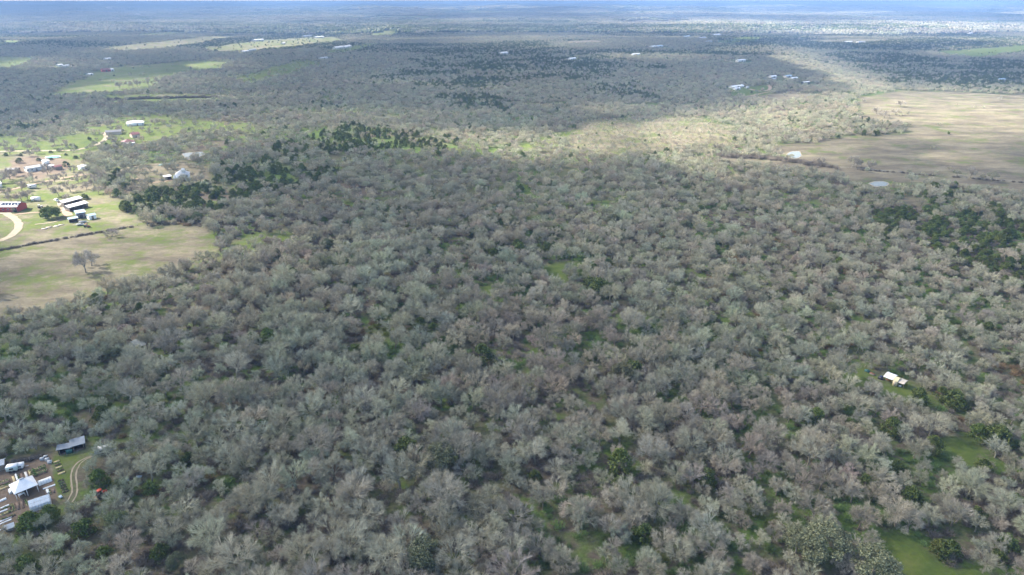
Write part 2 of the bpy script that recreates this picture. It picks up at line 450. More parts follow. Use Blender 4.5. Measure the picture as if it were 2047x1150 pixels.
def bare_tree(seed, H=10.0, Rc=4.6, n_limb=6, fans=5, wide=.075, fan_len=.95, trunk_h=.3, lod=0, spread=1.0, broom=False):
    rnd = np.random.default_rng(seed)
    tr, cr = Geo(), Geo()
    lean = rnd.normal(0, .05, 2)
    top = np.array([lean[0] * H, lean[1] * H, H * trunk_h])
    rt = .026 * H
    mid = top * .5 + np.array([rnd.normal(0, .15), rnd.normal(0, .15), 0])
    tr.tube((0, 0, -.6), mid, rt * 1.25, rt, .1, 6); tr.tube(mid, top, rt, rt * .82, .15, 6)
    ctr = np.array([lean[0] * H, lean[1] * H, H * .52])
    def env(p):                                       # 0 in the middle of the crown, 1 on its rim
        q = (p - ctr) / np.array([Rc, Rc, H * .48]); return np.linalg.norm(q)
    def grow(p, d, L, r, depth):
        segs = 2 if depth < 3 else 1
        fine = (.35, .6, .85, .95)[min(depth, 3)] if broom else (.35, .6, .8, .9)[min(depth, 3)]
        for k in range(segs):
            q = p + d * L / segs
            cr.tube(p, q, r, r * .78, fine, 4 if depth == 0 and lod == 0 else 3)
            p = q; r *= .78
            d = unit(d + rnd.normal(0, .16, 3) + np.array([0, 0, .05 * (1.5 - depth)]))
            if k == 0 and depth < 3 and rnd.random() < .8:
                child(p, d, L * .62, r * .62, depth + 1)
        e = env(p)
        if depth >= 3 or (depth == 2 and e > 1.05):
            nf = fans if lod == 0 else max(2, fans // 2)
            for _ in range(nf):
                dd = unit(d * .9 + rnd.normal(0, .55, 3) + np.array([0, 0, .25]))
                ln = fan_len * rnd.uniform(.6, 1.25) * (1 if lod == 0 else 1.15)
                w = wide * (1 if lod == 0 else 2.1)
                q = p - d * rnd.random() * L * .7
                e2 = q + dd * ln * .55
                cr.blade(q, q + dd * ln, w, .35 + .4 * rnd.random() if broom else .55 + .4 * rnd.random(), rnd)
                if lod == 0:
                    for _ in range(1 if broom else 2):
                        cr.blade(e2, e2 + unit(dd + rnd.normal(0, .6, 3)) * ln * .6, w * .8, .3 + .5 * rnd.random() if broom else .8, rnd)
            return
        for _ in range(3 if depth < 2 else 3 + (rnd.random() < .5)):
            child(p, d, L * rnd.uniform(.62, .85), r * .7, depth + 1)
    def child(p, d, L, r, depth):
        out = p - ctr; out = unit(out * np.array([1, 1, .7]))
        dd = unit(d + rnd.normal(0, .40 if broom else .48, 3) * spread + out * .28 + np.array([0, 0, .18 if broom else 0]))
        if env(p + dd * L) > 1.12: L *= .6
        if p[2] + dd[2] * L < H * .18: dd[2] = abs(dd[2]) * .5
        grow(p, unit(dd), L, max(r, .050 if broom else .038), depth)
    a0 = rnd.random() * 6.28
    for i in range(n_limb):
        az = a0 + i * 6.283 / n_limb + rnd.normal(0, .25); el = R(rnd.uniform(28, 62)) if i else R(80)
        d = np.array([math.cos(az) * math.cos(el), math.sin(az) * math.cos(el), math.sin(el)])
        grow(top - np.array([0, 0, rnd.random() * H * .06]), d, .42 * (Rc if el < R(70) else H * .5) * rnd.uniform(.85, 1.15), rt * .5, 0)
    return tr.mesh('trunk', BARK), cr.mesh('crown', BARK)

def leafy_tree(seed, H, Rc, n, size, shape, mat, stems=1):
    """evergreen crown: leaf-sized faces in clumps on short limbs"""
    rnd = np.random.default_rng(seed)
    tr, cr = Geo(), Geo()
    tr.tube((0, 0, -.5), (0, 0, H * .55), .03 * H, .015 * H, .2, 6)
    clumps = []
    nc = 34 if shape == 'cone' else 46
    for i in range(nc):
        if shape == 'cone':
            t = rnd.random() ** .8; z = H * (.10 + .86 * t); rad = Rc * (1 - t ** 1.7) ** .55 * rnd.uniform(.5, 1.0); s = Rc * (.26 + .16 * (1 - t))
        else:
            t = rnd.random(); el = math.asin(rnd.uniform(-.25, 1)); z = H * .42 + H * .48 * math.sin(el); rad = Rc * math.cos(el) * rnd.uniform(.55, .98); s = Rc * .26
        az = rnd.random() * 6.283
        c = np.array([rad * math.cos(az), rad * math.sin(az), z])
        clumps.append((c, s))
        if i % 2 == 0: tr.tube((0, 0, max(.3, z * .55)), c, .05, .02, .3, 3)
    for i in range(n):
        c, s = clumps[rnd.integers(nc)]
        d = unit(rnd.normal(size=3)) * s * rnd.random() ** .45
        p = c + d * np.array([1, 1, .8])
        if p[2] < .25: p[2] = .25
        cr.leaf(p, size * rnd.uniform(.6, 1.3), rnd, rnd.random())
    return tr.mesh('trunk', BARK), cr.mesh('crown', mat)

def bush(seed, H, Rc, n, mat, green=0):
    rnd = np.random.default_rng(seed); g = Geo()
    for i in range(n):
        az = rnd.random() * 6.283; el = R(rnd.uniform(15, 85))
        d = np.array([math.cos(az) * math.cos(el), math.sin(az) * math.cos(el), math.sin(el)])
        b = np.array([rnd.normal(0, Rc * .25), rnd.normal(0, Rc * .25), 0.])
        L = Rc * rnd.uniform(.5, 1.0); e = b + d * np.array([L, L, H / Rc * L * .9])
        g.blade(b, e, .05, .2 + .3 * rnd.random(), rnd)
        for _ in range(4):
            q = b + (e - b) * rnd.uniform(.4, 1)
            g.blade(q, q + unit(d + rnd.normal(0, .7, 3)) * Rc * .3, .07, .5 + .5 * rnd.random(), rnd)
    return g.mesh('bush', mat)

def joined(name, parts):
    """one mesh of a tree's parts for the distant masses"""
    V, F, A, MI, mats = [], [], [], [], []
    off = 0
    for me in parts:
        n = len(me.vertices); v = np.empty(n * 3, np.float32); me.vertices.foreach_get('co', v); V.append(v.reshape(-1, 3))
        f = np.empty(len(me.loops), np.int32); me.loops.foreach_get('vertex_index', f); f = f.reshape(-1, 3) + off; F.append(f)
        a = np.empty(n, np.float32); me.attributes['fine'].data.foreach_get('value', a); A.append(a)
        if me.materials[0] not in mats: mats.append(me.materials[0])
        MI.append(np.full(len(f), mats.index(me.materials[0]), np.int32)); off += n
    me = mesh_np(name, np.concatenate(V), np.concatenate(F), mats, [('fine', 'POINT', 'FLOAT', np.concatenate(A))])
    me.polygons.foreach_set('material_index', np.concatenate(MI)); me.update()
    return me

# prototype sets
BARE = [bare_tree(11 + i, H=h, Rc=rc, n_limb=nl, fans=fa, wide=w, fan_len=fl, trunk_h=th, spread=sp, broom=br)
        for i, (h, rc, nl, fa, w, fl, th, sp, br) in enumerate([
            (10.5, 4.8, 7, 5, .052, .85, .30, 1.0, False), (9.0, 4.6, 7, 5, .050, .8, .26, 1.1, False), (8.5, 4.4, 8, 5, .048, .7, .24, 1.1, False),
            (12.5, 5.2, 8, 5, .040, 1.15, .26, .95, True), (11.5, 5.0, 8, 5, .040, 1.2, .22, .95, True), (13.5, 5.6, 8, 6, .040, 1.25, .30, 1.0, True),
            (12.0, 4.6, 8, 5, .040, 1.1, .28, .9, True)])]
BARE_FAR = [bare_tree(61 + i, H=h, Rc=4.7, n_limb=6, fans=5, wide=.10, fan_len=1.1, lod=1, trunk_h=.28) for i, h in enumerate((10, 9, 8))]
CED = [leafy_tree(201, 5.9, 3.4, 2400, .25, 'cone', LEAF), leafy_tree(202, 5.2, 3.7, 2400, .25, 'cone', LEAF), leafy_tree(203, 6.8, 3.5, 2600, .26, 'cone', LEAF)]
CED_FAR = [leafy_tree(211, 6.2, 3.1, 420, .5, 'cone', LEAF), leafy_tree(212, 5.4, 3.3, 420, .5, 'cone', LEAF)]
OAK = [leafy_tree(221, 9.0, 5.2, 9000, .17, 'dome', OAKLEAF), leafy_tree(222, 8.0, 4.8, 8500, .17, 'dome', OAKLEAF)]
BUSHES = [bush(301, 1.8, 1.7, 110, BRUSH), bush(302, 1.4, 2.0, 110, BRUSH)]

def proto_collection(name, meshes):
    c = bpy.data.collections.new(name)
    for i, me in enumerate(meshes):
        o = bpy.data.objects.new('%s_%02d' % (name, i), me); c.objects.link(o)
    return c

def scatter(name, x, y, z, scale, idx, tint, coll, zscale=None, **props):
    n = len(x)
    me = bpy.data.meshes.new(name)
    me.vertices.add(n)
    me.vertices.foreach_set('co', np.stack([x, y, z], 1).astype(np.float32).ravel())
    rot = np.zeros((n, 3), np.float32); rot[:, 2] = rng.random(n) * 6.283; rot[:, :2] = rng.normal(0, .04, (n, 2))
    sc = np.stack([scale, scale, scale if zscale is None else zscale], 1)
    for nm, typ, vals in (('rot', 'FLOAT_VECTOR', rot), ('sc', 'FLOAT_VECTOR', sc), ('tint', 'FLOAT_VECTOR', tint)):
        at = me.attributes.new(nm, typ, 'POINT'); at.data.foreach_set('vector', np.asarray(vals, np.float32).ravel())
    at = me.attributes.new('pick', 'INT', 'POINT'); at.data.foreach_set('value', np.asarray(idx, np.int32))
    o = bpy.data.objects.new(name, me); COL.objects.link(o)
    for k, v in props.items(): o[k] = v
    ng = bpy.data.node_groups.new(name, 'GeometryNodeTree')
    ng.interface.new_socket('Geometry', in_out='INPUT', socket_type='NodeSocketGeometry')
    ng.interface.new_socket('Geometry', in_out='OUTPUT', socket_type='NodeSocketGeometry')
    gi = ng.nodes.new('NodeGroupInput'); go = ng.nodes.new('NodeGroupOutput')
    ci = ng.nodes.new('GeometryNodeCollectionInfo'); ci.inputs['Collection'].default_value = coll
    ci.inputs['Separate Children'].default_value = True; ci.inputs['Reset Children'].default_value = True
    ip = ng.nodes.new('GeometryNodeInstanceOnPoints'); ip.inputs['Pick Instance'].default_value = True
    def named(nm, typ):
        a = ng.nodes.new('GeometryNodeInputNamedAttribute'); a.data_type = typ; a.inputs['Name'].default_value = nm
        return a.outputs['Attribute']
    L = ng.links.new
    L(gi.outputs[0], ip.inputs['Points']); L(ci.outputs[0], ip.inputs['Instance'])
    L(named('pick', 'INT'), ip.inputs['Instance Index'])
    L(named('rot', 'FLOAT_VECTOR'), ip.inputs['Rotation']); L(named('sc', 'FLOAT_VECTOR'), ip.inputs['Scale'])
    L(ip.outputs[0], go.inputs[0])
    md = o.modifiers.new('scatter', 'NODES'); md.node_group = ng
    return o

# ------------------------------------------------------------------ ground
def fan_axis():
    az = np.concatenate([np.linspace(-62, -45, 12)[:-1], np.linspace(-45, 45, 520), np.linspace(45, 62, 12)[1:]])
    r = np.concatenate([[-60., 10., 40.], np.geomspace(70, 45000, 460)])
    return np.radians(az), r
az, rr = fan_axis()
AZ, RR = np.meshgrid(az, rr)
GX = np.where(RR > 0, np.tan(AZ) * np.maximum(RR, 60) , np.tan(AZ) * 60)
GY = RR.copy()
GZ = terrain(GX, GY)
g, dr, di, op = landcover(GX.ravel(), GY.ravel())
# thin green in the wood follows where the photograph shows the floor greener
nn = vnoise(GX.ravel(), GY.ravel(), 60, 44)
g = np.where(op > 0, g, np.clip(np.maximum((nn - .58) * 5, green_gaps(GX.ravel(), np.maximum(GY.ravel(), 1)) * (GY.ravel() > 50)), 0, 1))
rows, cols = GX.shape
def soften(a, k=2):
    a = a.reshape(rows, cols).copy()
    for _ in range(k):
        a[1:-1, 1:-1] = (a[1:-1, 1:-1] * 2 + a[:-2, 1:-1] + a[2:, 1:-1] + a[1:-1, :-2] + a[1:-1, 2:]) / 6
    return a.ravel()
g, dr, di, op = (soften(q) for q in (g, dr, di, op))
ii = np.arange(rows * cols).reshape(rows, cols)
faces = np.stack([ii[:-1, :-1], ii[:-1, 1:], ii[1:, 1:], ii[1:, :-1]], -1).reshape(-1, 4)
V = np.stack([GX.ravel(), GY.ravel(), GZ.ravel()], 1)
cover = np.stack([g, dr, di], 1)
# which face is open land: those become the pasture sheets, the rest the wood's floor
fopen = op[faces].mean(1) > .5
def submesh(name, sel):
    f = faces[sel]; used, inv = np.unique(f.ravel(), return_inverse=True)
    return mesh_np(name, V[used], inv.reshape(-1, 4), GROUND_MAT,
                   [('cover', 'POINT', 'FLOAT_VECTOR', cover[used]), ('openness', 'POINT', 'FLOAT', op[used])], True)
link('ground', submesh('ground', ~fopen), kind='structure')
link('pasture', submesh('pasture', fopen), kind='structure')

# ------------------------------------------------------------------ clouds: unseen vapour above the camera, thickness shaped to shade the ground
def make_clouds():
    base = 650.0
    k = base / SUN_DIR[2]
    off = SUN_DIR[:2] * k
    m = bpy.data.materials.new('cloud_vapour'); m.use_nodes = True
    nt = m.node_tree; nt.nodes.clear()
    out = N(nt, 'ShaderNodeOutputMaterial'); vol = N(nt, 'ShaderNodeVolumePrincipled')
    SIG = .02
    vol.inputs['Density'].default_value = SIG; vol.inputs['Color'].default_value = (.85, .85, .87, 1); vol.inputs['Anisotropy'].default_value = .3
    nt.links.new(vol.outputs[0], out.inputs['Volume'])
    for (x0, x1, y0, y1, st, nm) in ((-1500, 1500, -300, 2600, 20, 'near'), (-14000, 14000, 2600, 22000, 170, 'far')):
        xs = np.arange(x0, x1 + 1, st, float); ys = np.arange(y0, y1 + 1, st, float)
        X, Y = np.meshgrid(xs, ys)
        T = sunlight(X.ravel(), Y.ravel()).reshape(X.shape)
        t = np.maximum(-np.log(T) * SUN_DIR[2] / SIG, 0)
        t = np.where(t < 2.5, 0, t)
        # the mass thins out to nothing at its rim so that it stays a closed body
        t[0, :] = t[-1, :] = 0; t[:, 0] = t[:, -1] = 0
        rws, cls = X.shape
        n = rws * cls
        zt = base + t; tf = t.ravel()
        Vt = np.stack([(X + off[0]).ravel(), (Y + off[1]).ravel(), zt.ravel()], 1)
        Vb = Vt.copy(); Vb[:, 2] = base
        idx = np.arange(n); low = np.where(tf > 0, idx + n, idx)
        q = idx.reshape(rws, cls)
        f = np.stack([q[:-1, :-1], q[:-1, 1:], q[1:, 1:], q[1:, :-1]], -1).reshape(-1, 4)
        f = f[(tf[f] > 0).any(1)]
        tri = np.concatenate([f[:, [0, 1, 2]], f[:, [0, 2, 3]]])
        tri = tri[(tf[tri] > 0).any(1)]
        allf = np.concatenate([tri, low[tri][:, ::-1]])
        VV = np.concatenate([Vt, Vb])
        used, inv = np.unique(allf.ravel(), return_inverse=True)
        link('clouds', mesh_np('clouds', VV[used], inv.reshape(-1, 3), m), kind='structure')
make_clouds()

# ------------------------------------------------------------------ haze
def make_haze():
    m = bpy.data.materials.new('haze_air'); m.use_nodes = True
    nt = m.node_tree; nt.nodes.clear()
    out = N(nt, 'ShaderNodeOutputMaterial'); vol = N(nt, 'ShaderNodeVolumePrincipled')
    vol.inputs['Density'].default_value = 1.6e-4; vol.inputs['Color'].default_value = (.33, .55, .96, 1); vol.inputs['Anisotropy'].default_value = .0
    nt.links.new(vol.outputs[0], out.inputs['Volume'])
    x, y0, y1, z0, z1 = 90000, -2000, 46000, -60, 131
    Vh = [(-x, y0, z0), (x, y0, z0), (x, y1, z0), (-x, y1, z0), (-x, y0, z1), (x, y0, z1), (x, y1, z1), (-x, y1, z1)]
    Fh = [(0, 3, 2, 1), (4, 5, 6, 7), (0, 1, 5, 4), (1, 2, 6, 5), (2, 3, 7, 6), (3, 0, 4, 7)]
    link('haze', mesh_np('haze', Vh, Fh, m), kind='stuff')
make_haze()

# ------------------------------------------------------------------ where trees stand
AVOID = []     # world circles kept free: (x, y, r), filled by the builders before planting
def avoid_px(u, v, r): 
    x, y = P(u, v); AVOID.append((x, y, r))
# ------------------------------------------------------------------ colours of built things
M_ = {}
def mat(name, c, rough=.7, metal=0., var=.18, scale=.6):
    if name not in M_: M_[name] = flat_mat(name, c, rough, metal, var, scale)
    return M_[name]
def corrugated(name, c, rough=.45, var=.15):
    if name in M_: return M_[name]
    m, nt, b = new_mat(name)
    tc = N(nt, 'ShaderNodeTexCoord').outputs['Object']
    n = noise(nt, .5, tc, 5, .7)
    rust = noise(nt, 2.5, tc, 6, .7)
    colr = mix_rgb(nt, 1.0, c, ramp(nt, n, [(.25, 1 - var), (.75, 1 + var)]), 'MULTIPLY')
    colr = mix_rgb(nt, ramp(nt, rust, [(.62, 0.0), (.78, .5)]), colr, (.22, .15, .10))
    nt.links.new(colr, b.inputs['Base Color']); b.inputs['Roughness'].default_value = rough
    M_[name] = m; return m
WHITE = mat('white_paint', (.74, .74, .72)); OFFW = mat('weathered_white', (.52, .51, .48)); CREAM = mat('cream_canvas', (.62, .54, .33))
ROOFW = corrugated('white_sheet_roof', (.72, .72, .72)); ROOFG = corrugated('grey_sheet_roof', (.34, .36, .38)); ROOFD = corrugated('dark_roof', (.12, .12, .13))
ROOFS = corrugated('slate_sheet_roof', (.17, .20, .23)); ROOFB = corrugated('blue_grey_roof', (.34, .44, .52)); ROOFM = corrugated('maroon_roof', (.16, .055, .05)); REDW = mat('red_boards', (.30, .045, .035))
TAN = mat('tan_boards', (.46, .38, .29)); DARK = mat('dark_shade_and_parts', (.025, .025, .028)); WOOD = mat('grey_wood', (.22, .18, .14)); BLACKT = mat('black_tarp', (.03, .03, .035), .5)  # near-black: shade of open insides put into the colour, also plain dark parts
TEAL = mat('teal_tarp', (.035, .12, .11), .6); SOIL = mat('garden_soil', (.14, .10, .075), .95, 0, .35, 2.0); MULCH = mat('straw_mulch', (.42, .34, .18), .95, 0, .3, 2.0)
CLOTH = mat('row_cover_cloth', (.70, .72, .70), .8, 0, .12, 1.5); GREENS = mat('vegetable_leaves', (.08, .15, .03), .8, 0, .5, 3.0); PANEL = mat('solar_glass', (.03, .045, .08), .2)
GLASS = mat('window_glass', (.04, .05, .06), .1); STEEL = mat('galvanised_steel', (.42, .43, .44), .4, .3); RUST = mat('rusty_steel', (.25, .08, .04)); TYRE = mat('tyre_rubber', (.02, .02, .02))
BRICKT = mat('tan_masonry', (.40, .33, .25)); PLAST = mat('greenhouse_film', (.60, .64, .66), .25, 0, .15, 1.2)

def boxes(name, bs, m, parent=None, **props):
    """bs: list of (x0,x1,y0,y1,z0,z1)"""
    V, F = [], []
    for x0, x1, y0, y1, z0, z1 in bs:
        n = len(V)
        V += [(x0,y0,z0),(x1,y0,z0),(x1,y1,z0),(x0,y1,z0),(x0,y0,z1),(x1,y0,z1),(x1,y1,z1),(x0,y1,z1)]
        F += [(n,n+3,n+2,n+1),(n+4,n+5,n+6,n+7),(n,n+1,n+5,n+4),(n+1,n+2,n+6,n+5),(n+2,n+3,n+7,n+6),(n+3,n,n+4,n+7)]
    return link(name, mesh_np(name, V, F, m), parent, **props)

def extrude_profile(name, prof, x0, x1, m, parent=None, **props):
    """closed outline in (y,z) swept from x0 to x1"""
    k = len(prof)
    me = bpy.data.meshes.new(name)
    V = [(x0, y, z) for y, z in prof] + [(x1, y, z) for y, z in prof]
    F = [(i, (i + 1) % k, k + (i + 1) % k, k + i) for i in range(k)] + [tuple(range(k))[::-1], tuple(range(k, 2 * k))]
    me.from_pydata(V, [], F); me.materials.append(m); me.update()
    return link(name, me, parent, **props)

def frame_at(a, b):
    """two ground points on the photograph: the middle of the front edge, its heading, its length"""
    ax, ay = P(*a); bx_, by_ = P(*b)
    L = math.hypot(bx_ - ax, by_ - ay)
    mx_, my_ = (ax + bx_) / 2, (ay + by_) / 2
    return (mx_, my_, float(terrain(mx_, my_))), math.atan2(by_ - ay, bx_ - ax), L

def root_at(name, label, cat, loc, rz, group=None):
    o = bpy.data.objects.new(name, None); COL.objects.link(o); o.location = loc; o.rotation_euler = (0, 0, rz); o.empty_display_size = .5
    o['label'] = label; o['category'] = cat
    if group: o['group'] = group
    return o

def building(name, label, cat, a, b, depth, wh, rh, wall=WHITE, roof=ROOFG, kind='gable', doors=(), windows=(), open_front=False, posts=0, group=None, length=None, ov=.35, clear=True, chimney=False):
    loc, rz, L = frame_at(a, b)
    if length: L = length
    r = root_at(name, label, cat, loc, rz, group)
    h = L / 2; e = .12
    if open_front:
        boxes('wall', [(-h, h, depth - e, depth, -.4, wh), (-h, -h + e, 0, depth - e, -.4, wh), (h - e, h, 0, depth - e, -.4, wh)], wall, r)
        n = max(2, posts or int(L / 3) + 1)
        for i in range(n):
            x = -h + .3 + (L - .6) * i / (n - 1)
            boxes('post', [(x - .08, x + .08, .02, .18, -.3, wh)], WOOD, r)
        boxes('floor', [(-h + e, h - e, .02, depth - e, -.3, .06)], SOIL, r)
    else:
        if kind == 'gable':
            extrude_profile('wall', [(0, -.4), (depth, -.4), (depth, wh), (depth / 2, wh + rh - .05), (0, wh)], -h, h, wall, r)
        else:
            boxes('wall', [(-h, h, 0, depth, -.4, wh)], wall, r)
    t = .14
    if kind == 'gable':
        s = rh / (depth / 2)
        for sgn in (0, 1):
            y0, y1 = (-ov, depth / 2) if sgn == 0 else (depth + ov, depth / 2)
            z0, z1 = wh - s * ov, wh + rh
            if sgn == 1: prof = [(y1, z1), (y0, z0), (y0, z0 + t), (y1, z1 + t)]
            else: prof = [(y0, z0), (y1, z1), (y1, z1 + t), (y0, z0 + t)]
            extrude_profile('roof', [(p, q + .03) for p, q in prof], -h - ov, h + ov, roof, r)
    elif kind == 'shed':
        extrude_profile('roof', [(-ov, wh + .02), (depth + ov, wh + rh + .02), (depth + ov, wh + rh + .16), (-ov, wh + .16)], -h - ov, h + ov, roof, r)
        if not open_front:
            extrude_profile('gable_end', [(0.01, wh), (depth - .01, wh), (depth - .01, wh + rh - .02)], -h + .01, h - .01, wall, r)
    elif kind == 'hip':
        k = max(0.15, h - depth / 2 * .95) if h > depth / 2 else .15
        V = [(-h - ov, -ov, wh), (h + ov, -ov, wh), (h + ov, depth + ov, wh), (-h - ov, depth + ov, wh), (-k, depth / 2, wh + rh), (k, depth / 2, wh + rh)]
        V += [(x, y, z - .16) for x, y, z in V[:4]]
        V = [(x, y, z + .03) for x, y, z in V]
        F = [(0, 1, 5, 4), (1, 2, 5), (2, 3, 4, 5), (3, 0, 4), (6, 7, 1, 0), (7, 8, 2, 1), (8, 9, 3, 2), (9, 6, 0, 3), (9, 8, 7, 6)]
        me = bpy.data.meshes.new('roof'); me.from_pydata(V, [], F); me.materials.append(roof); link('roof', me, r)
    for x, w, hh in doors:
        d = boxes('door', [(x - w / 2, x + w / 2, -.05, -.002, -.02, hh)], DARK if w > 1.5 else WOOD, r)
        boxes('door_frame', [(x - w / 2 - .1, x - w / 2 - .002, -.07, -.001, 0, hh + .1)], OFFW, r)
        boxes('door_frame', [(x + w / 2 + .002, x + w / 2 + .1, -.07, -.001, 0, hh + .1)], OFFW, r)
    for x, z in windows:
        w = boxes('window', [(x - .55, x + .55, -.06, -.002, z, z + 1.1)], OFFW, r)
        boxes('pane', [(x - .45, x - .04, -.075, -.061, z + .1, z + 1.0), (x + .04, x + .45, -.075, -.061, z + .1, z + 1.0)], GLASS, w)
    if chimney: boxes('chimney', [(h * .4, h * .4 + .7, depth * .6, depth * .6 + .7, wh + rh * .3, wh + rh + .8)], BRICKT, r)
    return r, L

def ribbon(name, pts, width, m, lift=.12, step=4.0, kind='structure', ragged=.12):
    W = [P(u, v) for u, v in pts]
    # smooth the line
    for _ in range(2):
        Q = [W[0]]
        for p, q in zip(W[:-1], W[1:]):
            Q += [(p[0] * .75 + q[0] * .25, p[1] * .75 + q[1] * .25), (p[0] * .25 + q[0] * .75, p[1] * .25 + q[1] * .75)]
        W = Q + [W[-1]]
    D = [W[0]]
    for p, q in zip(W[:-1], W[1:]):
        n = max(1, int(math.hypot(q[0] - p[0], q[1] - p[1]) / step))
        D += [(p[0] + (q[0] - p[0]) * i / n, p[1] + (q[1] - p[1]) * i / n) for i in range(1, n + 1)]
    D = np.array(D); T_ = np.gradient(D, axis=0); T_ /= np.linalg.norm(T_, axis=1, keepdims=True) + 1e-9
    Nn = np.stack([-T_[:, 1], T_[:, 0]], 1)
    w1 = width / 2 * (1 + ragged * rng.normal(size=len(D)))[:, None]; w2 = width / 2 * (1 + ragged * rng.normal(size=len(D)))[:, None]
    A, B = D + Nn * w1, D - Nn * w2
    zc = np.maximum(np.maximum(terrain(D[:, 0], D[:, 1]), terrain(A[:, 0], A[:, 1])), terrain(B[:, 0], B[:, 1])) + lift
    V = np.concatenate([np.c_[A, zc], np.c_[B, zc]]); n = len(D)
    F = [(i, n + i, n + i + 1, i + 1) for i in range(n - 1)]
    return link(name, mesh_np(name, V, F, m), kind=kind), D

GRAVEL = flat_mat('caliche_gravel', (.26, .215, .15), .95, 0, .3, .35)
DIRT = flat_mat('bare_dirt', (.25, .18, .12), .95, 0, .25, .3)

def pond(pts, label_kind='pond', bank=True):
    W = world_poly(pts, 3)
    c = np.mean(W, 0); z = float(terrain(c[0], c[1]))
    n = len(W)
    for nm, k, dz, m in (('pond_bank', 1.12, .10, GRAVEL), ('pond', 1.0, .16, WATER)):
        if nm == 'pond_bank' and not bank: continue
        ring = [((x - c[0]) * k * (1 + .06 * math.sin(3 * i / n * 6.28 + 1) + .05 * math.sin(7 * i / n * 6.28)) + c[0], (y - c[1]) * k * (1 + .08 * math.sin(4 * i / n * 6.28)) + c[1], z + dz) for i, (x, y) in enumerate(W)]
        me = bpy.data.meshes.new(nm); me.from_pydata(ring, [], [tuple(range(n))]); me.materials.append(m)
        link(nm, me, kind='structure')
wm, wnt, wb = new_mat('pond_water')
wb.inputs['Base Color'].default_value = (.16, .19, .18, 1); wb.inputs['Roughness'].default_value = .12
wbp = N(wnt, 'ShaderNodeBump'); wbp.inputs['Strength'].default_value = .15
wnt.links.new(noise(wnt, 1.5, N(wnt, 'ShaderNodeNewGeometry').outputs['Position'], 3), wbp.inputs['Height']); wnt.links.new(wbp.outputs[0], wb.inputs['Normal'])
WATER = wm

# ------------------------------------------------------------------ roads and ponds
for pts, w, m in (
    ([(-60,492),(0,483),(26,470),(39,455),(36,444),(24,434),(12,427)], 4.2, GRAVEL),
    ([(12,427),(30,421),(30,416)], 4.0, GRAVEL), ([(-40,424),(12,427)], 3.5, GRAVEL),
    ([(14,431),(50,427),(90,424),(118,418),(130,416)], 2.2, DIRT),
    ([(70,449),(100,446),(124,440)], 1.6, GRAVEL), ([(118,416),(132,424),(138,432)], 4.5, DIRT),
    ([(-60,305),(0,303),(80,302),(150,301)], 4.6, GRAVEL),
    ([(150,301),(180,294),(200,287),(213,277),(212,270),(205,265)], 4.0, GRAVEL),
    ([(-40,394),(20,380),(90,363),(150,352),(210,345)], 3.4, DIRT),
    ([(205,347),(240,350),(262,355),(290,364),(320,365),(345,360)], 3.6, DIRT), ([(238,342),(262,334),(295,330),(324,328)], 2.6, GRAVEL),
    ([(1497,178),(1520,183),(1536,181),(1541,176),(1536,170)], 5.0, DIRT), ([(1564,150),(1572,157),(1580,162),(1576,166)], 6.0, GRAVEL),
    ([(430,110),(520,96),(600,90),(680,86)], 7.0, GRAVEL), ([(1600,178),(1540,183),(1500,192),(1470,200)], 4.0, DIRT),
    ([(2047,195),(1990,190),(1960,188),(1930,189)], 5.0, GRAVEL), ([(1430,118),(1470,124),(1500,131)], 6.0, GRAVEL),
    ([(1060,98),(1080,94),(1100,103)], 9.0, GRAVEL)):
    ribbon('dirt_road', pts, w, m)
for off_ in (-.75, .75):
    ribbon('wheel_track', [(185 + off_ * 3,912),(166 + off_ * 4,919),(152 + off_ * 6,932),(146 + off_ * 7,950),(149 + off_ * 7,970),(150 + off_ * 7,986),(139 + off_ * 7,1004)], .42, GRAVEL, .05, 1.5, ragged=.3)
pond([(366,308),(380,305),(405,304),(410,309),(398,315),(380,319),(368,315)])
pond([(1574,309),(1584,303),(1598,304),(1602,312),(1590,318),(1577,315)])
pond([(1738,368),(1750,363),(1768,364),(1778,368),(1768,373),(1748,373)])
pond([(262,684),(275,676),(292,680),(296,690),(280,694),(266,691)], bank=False)
for u, v, r in ((388,311,14),(1588,310,14),(1757,368,15),(1757,382,12),(1800,372,8),(280,685,4)): avoid_px(u, v, r)

# ------------------------------------------------------------------ left farm
r, L = building('red_barn', 'long red barn with grey roof and dark solar panels at the left edge', 'barn', (-34,424), (36,424), 9, 3.2, 1.8, REDW, ROOFG, doors=((9, 2.6, 2.4),), windows=((2, 1), (5, 1)))
for i in range(6):
    o = boxes('solar_panel', [(-.9, .9, -1.3, 1.3, 0, .06)], PANEL, r); o.location = (1 + i * 1.95, 2.3, 4.45); o.rotation_euler = (math.atan2(1.8, 4.5), 0, 0)
building('long_barn', 'nearer of the two long white roofed barns in the green farm field', 'barn', (140,424), (177,414), 6.0, 2.7, .9, TAN, ROOFW, 'gable', open_front=True, group='twin long barns')
building('long_barn', 'farther of the two long white roofed barns in the green farm field', 'barn', (129,415), (166,405), 6.0, 3.0, .9, TAN, ROOFW, 'gable', open_front=True, group='twin long barns')
building('grey_shed', 'tall dark grey shed in front of the long barns', 'shed', (155,438), (173,435), 4.5, 3.4, .5, ROOFD, ROOFB, 'shed', doors=((0, 1.8, 2.2),))
building('blue_shed', 'small blue roofed shed right of the tall grey shed', 'shed', (179,440), (193,437), 3.6, 2.3, .7, WHITE, ROOFB, 'gable', doors=((0, 1, 2),))
building('open_shed', 'low blue roofed open shed left of the farm vehicles', 'shed', (139,446), (157,443), 3.4, 2.2, .5, WOOD, ROOFB, 'gable', open_front=True)
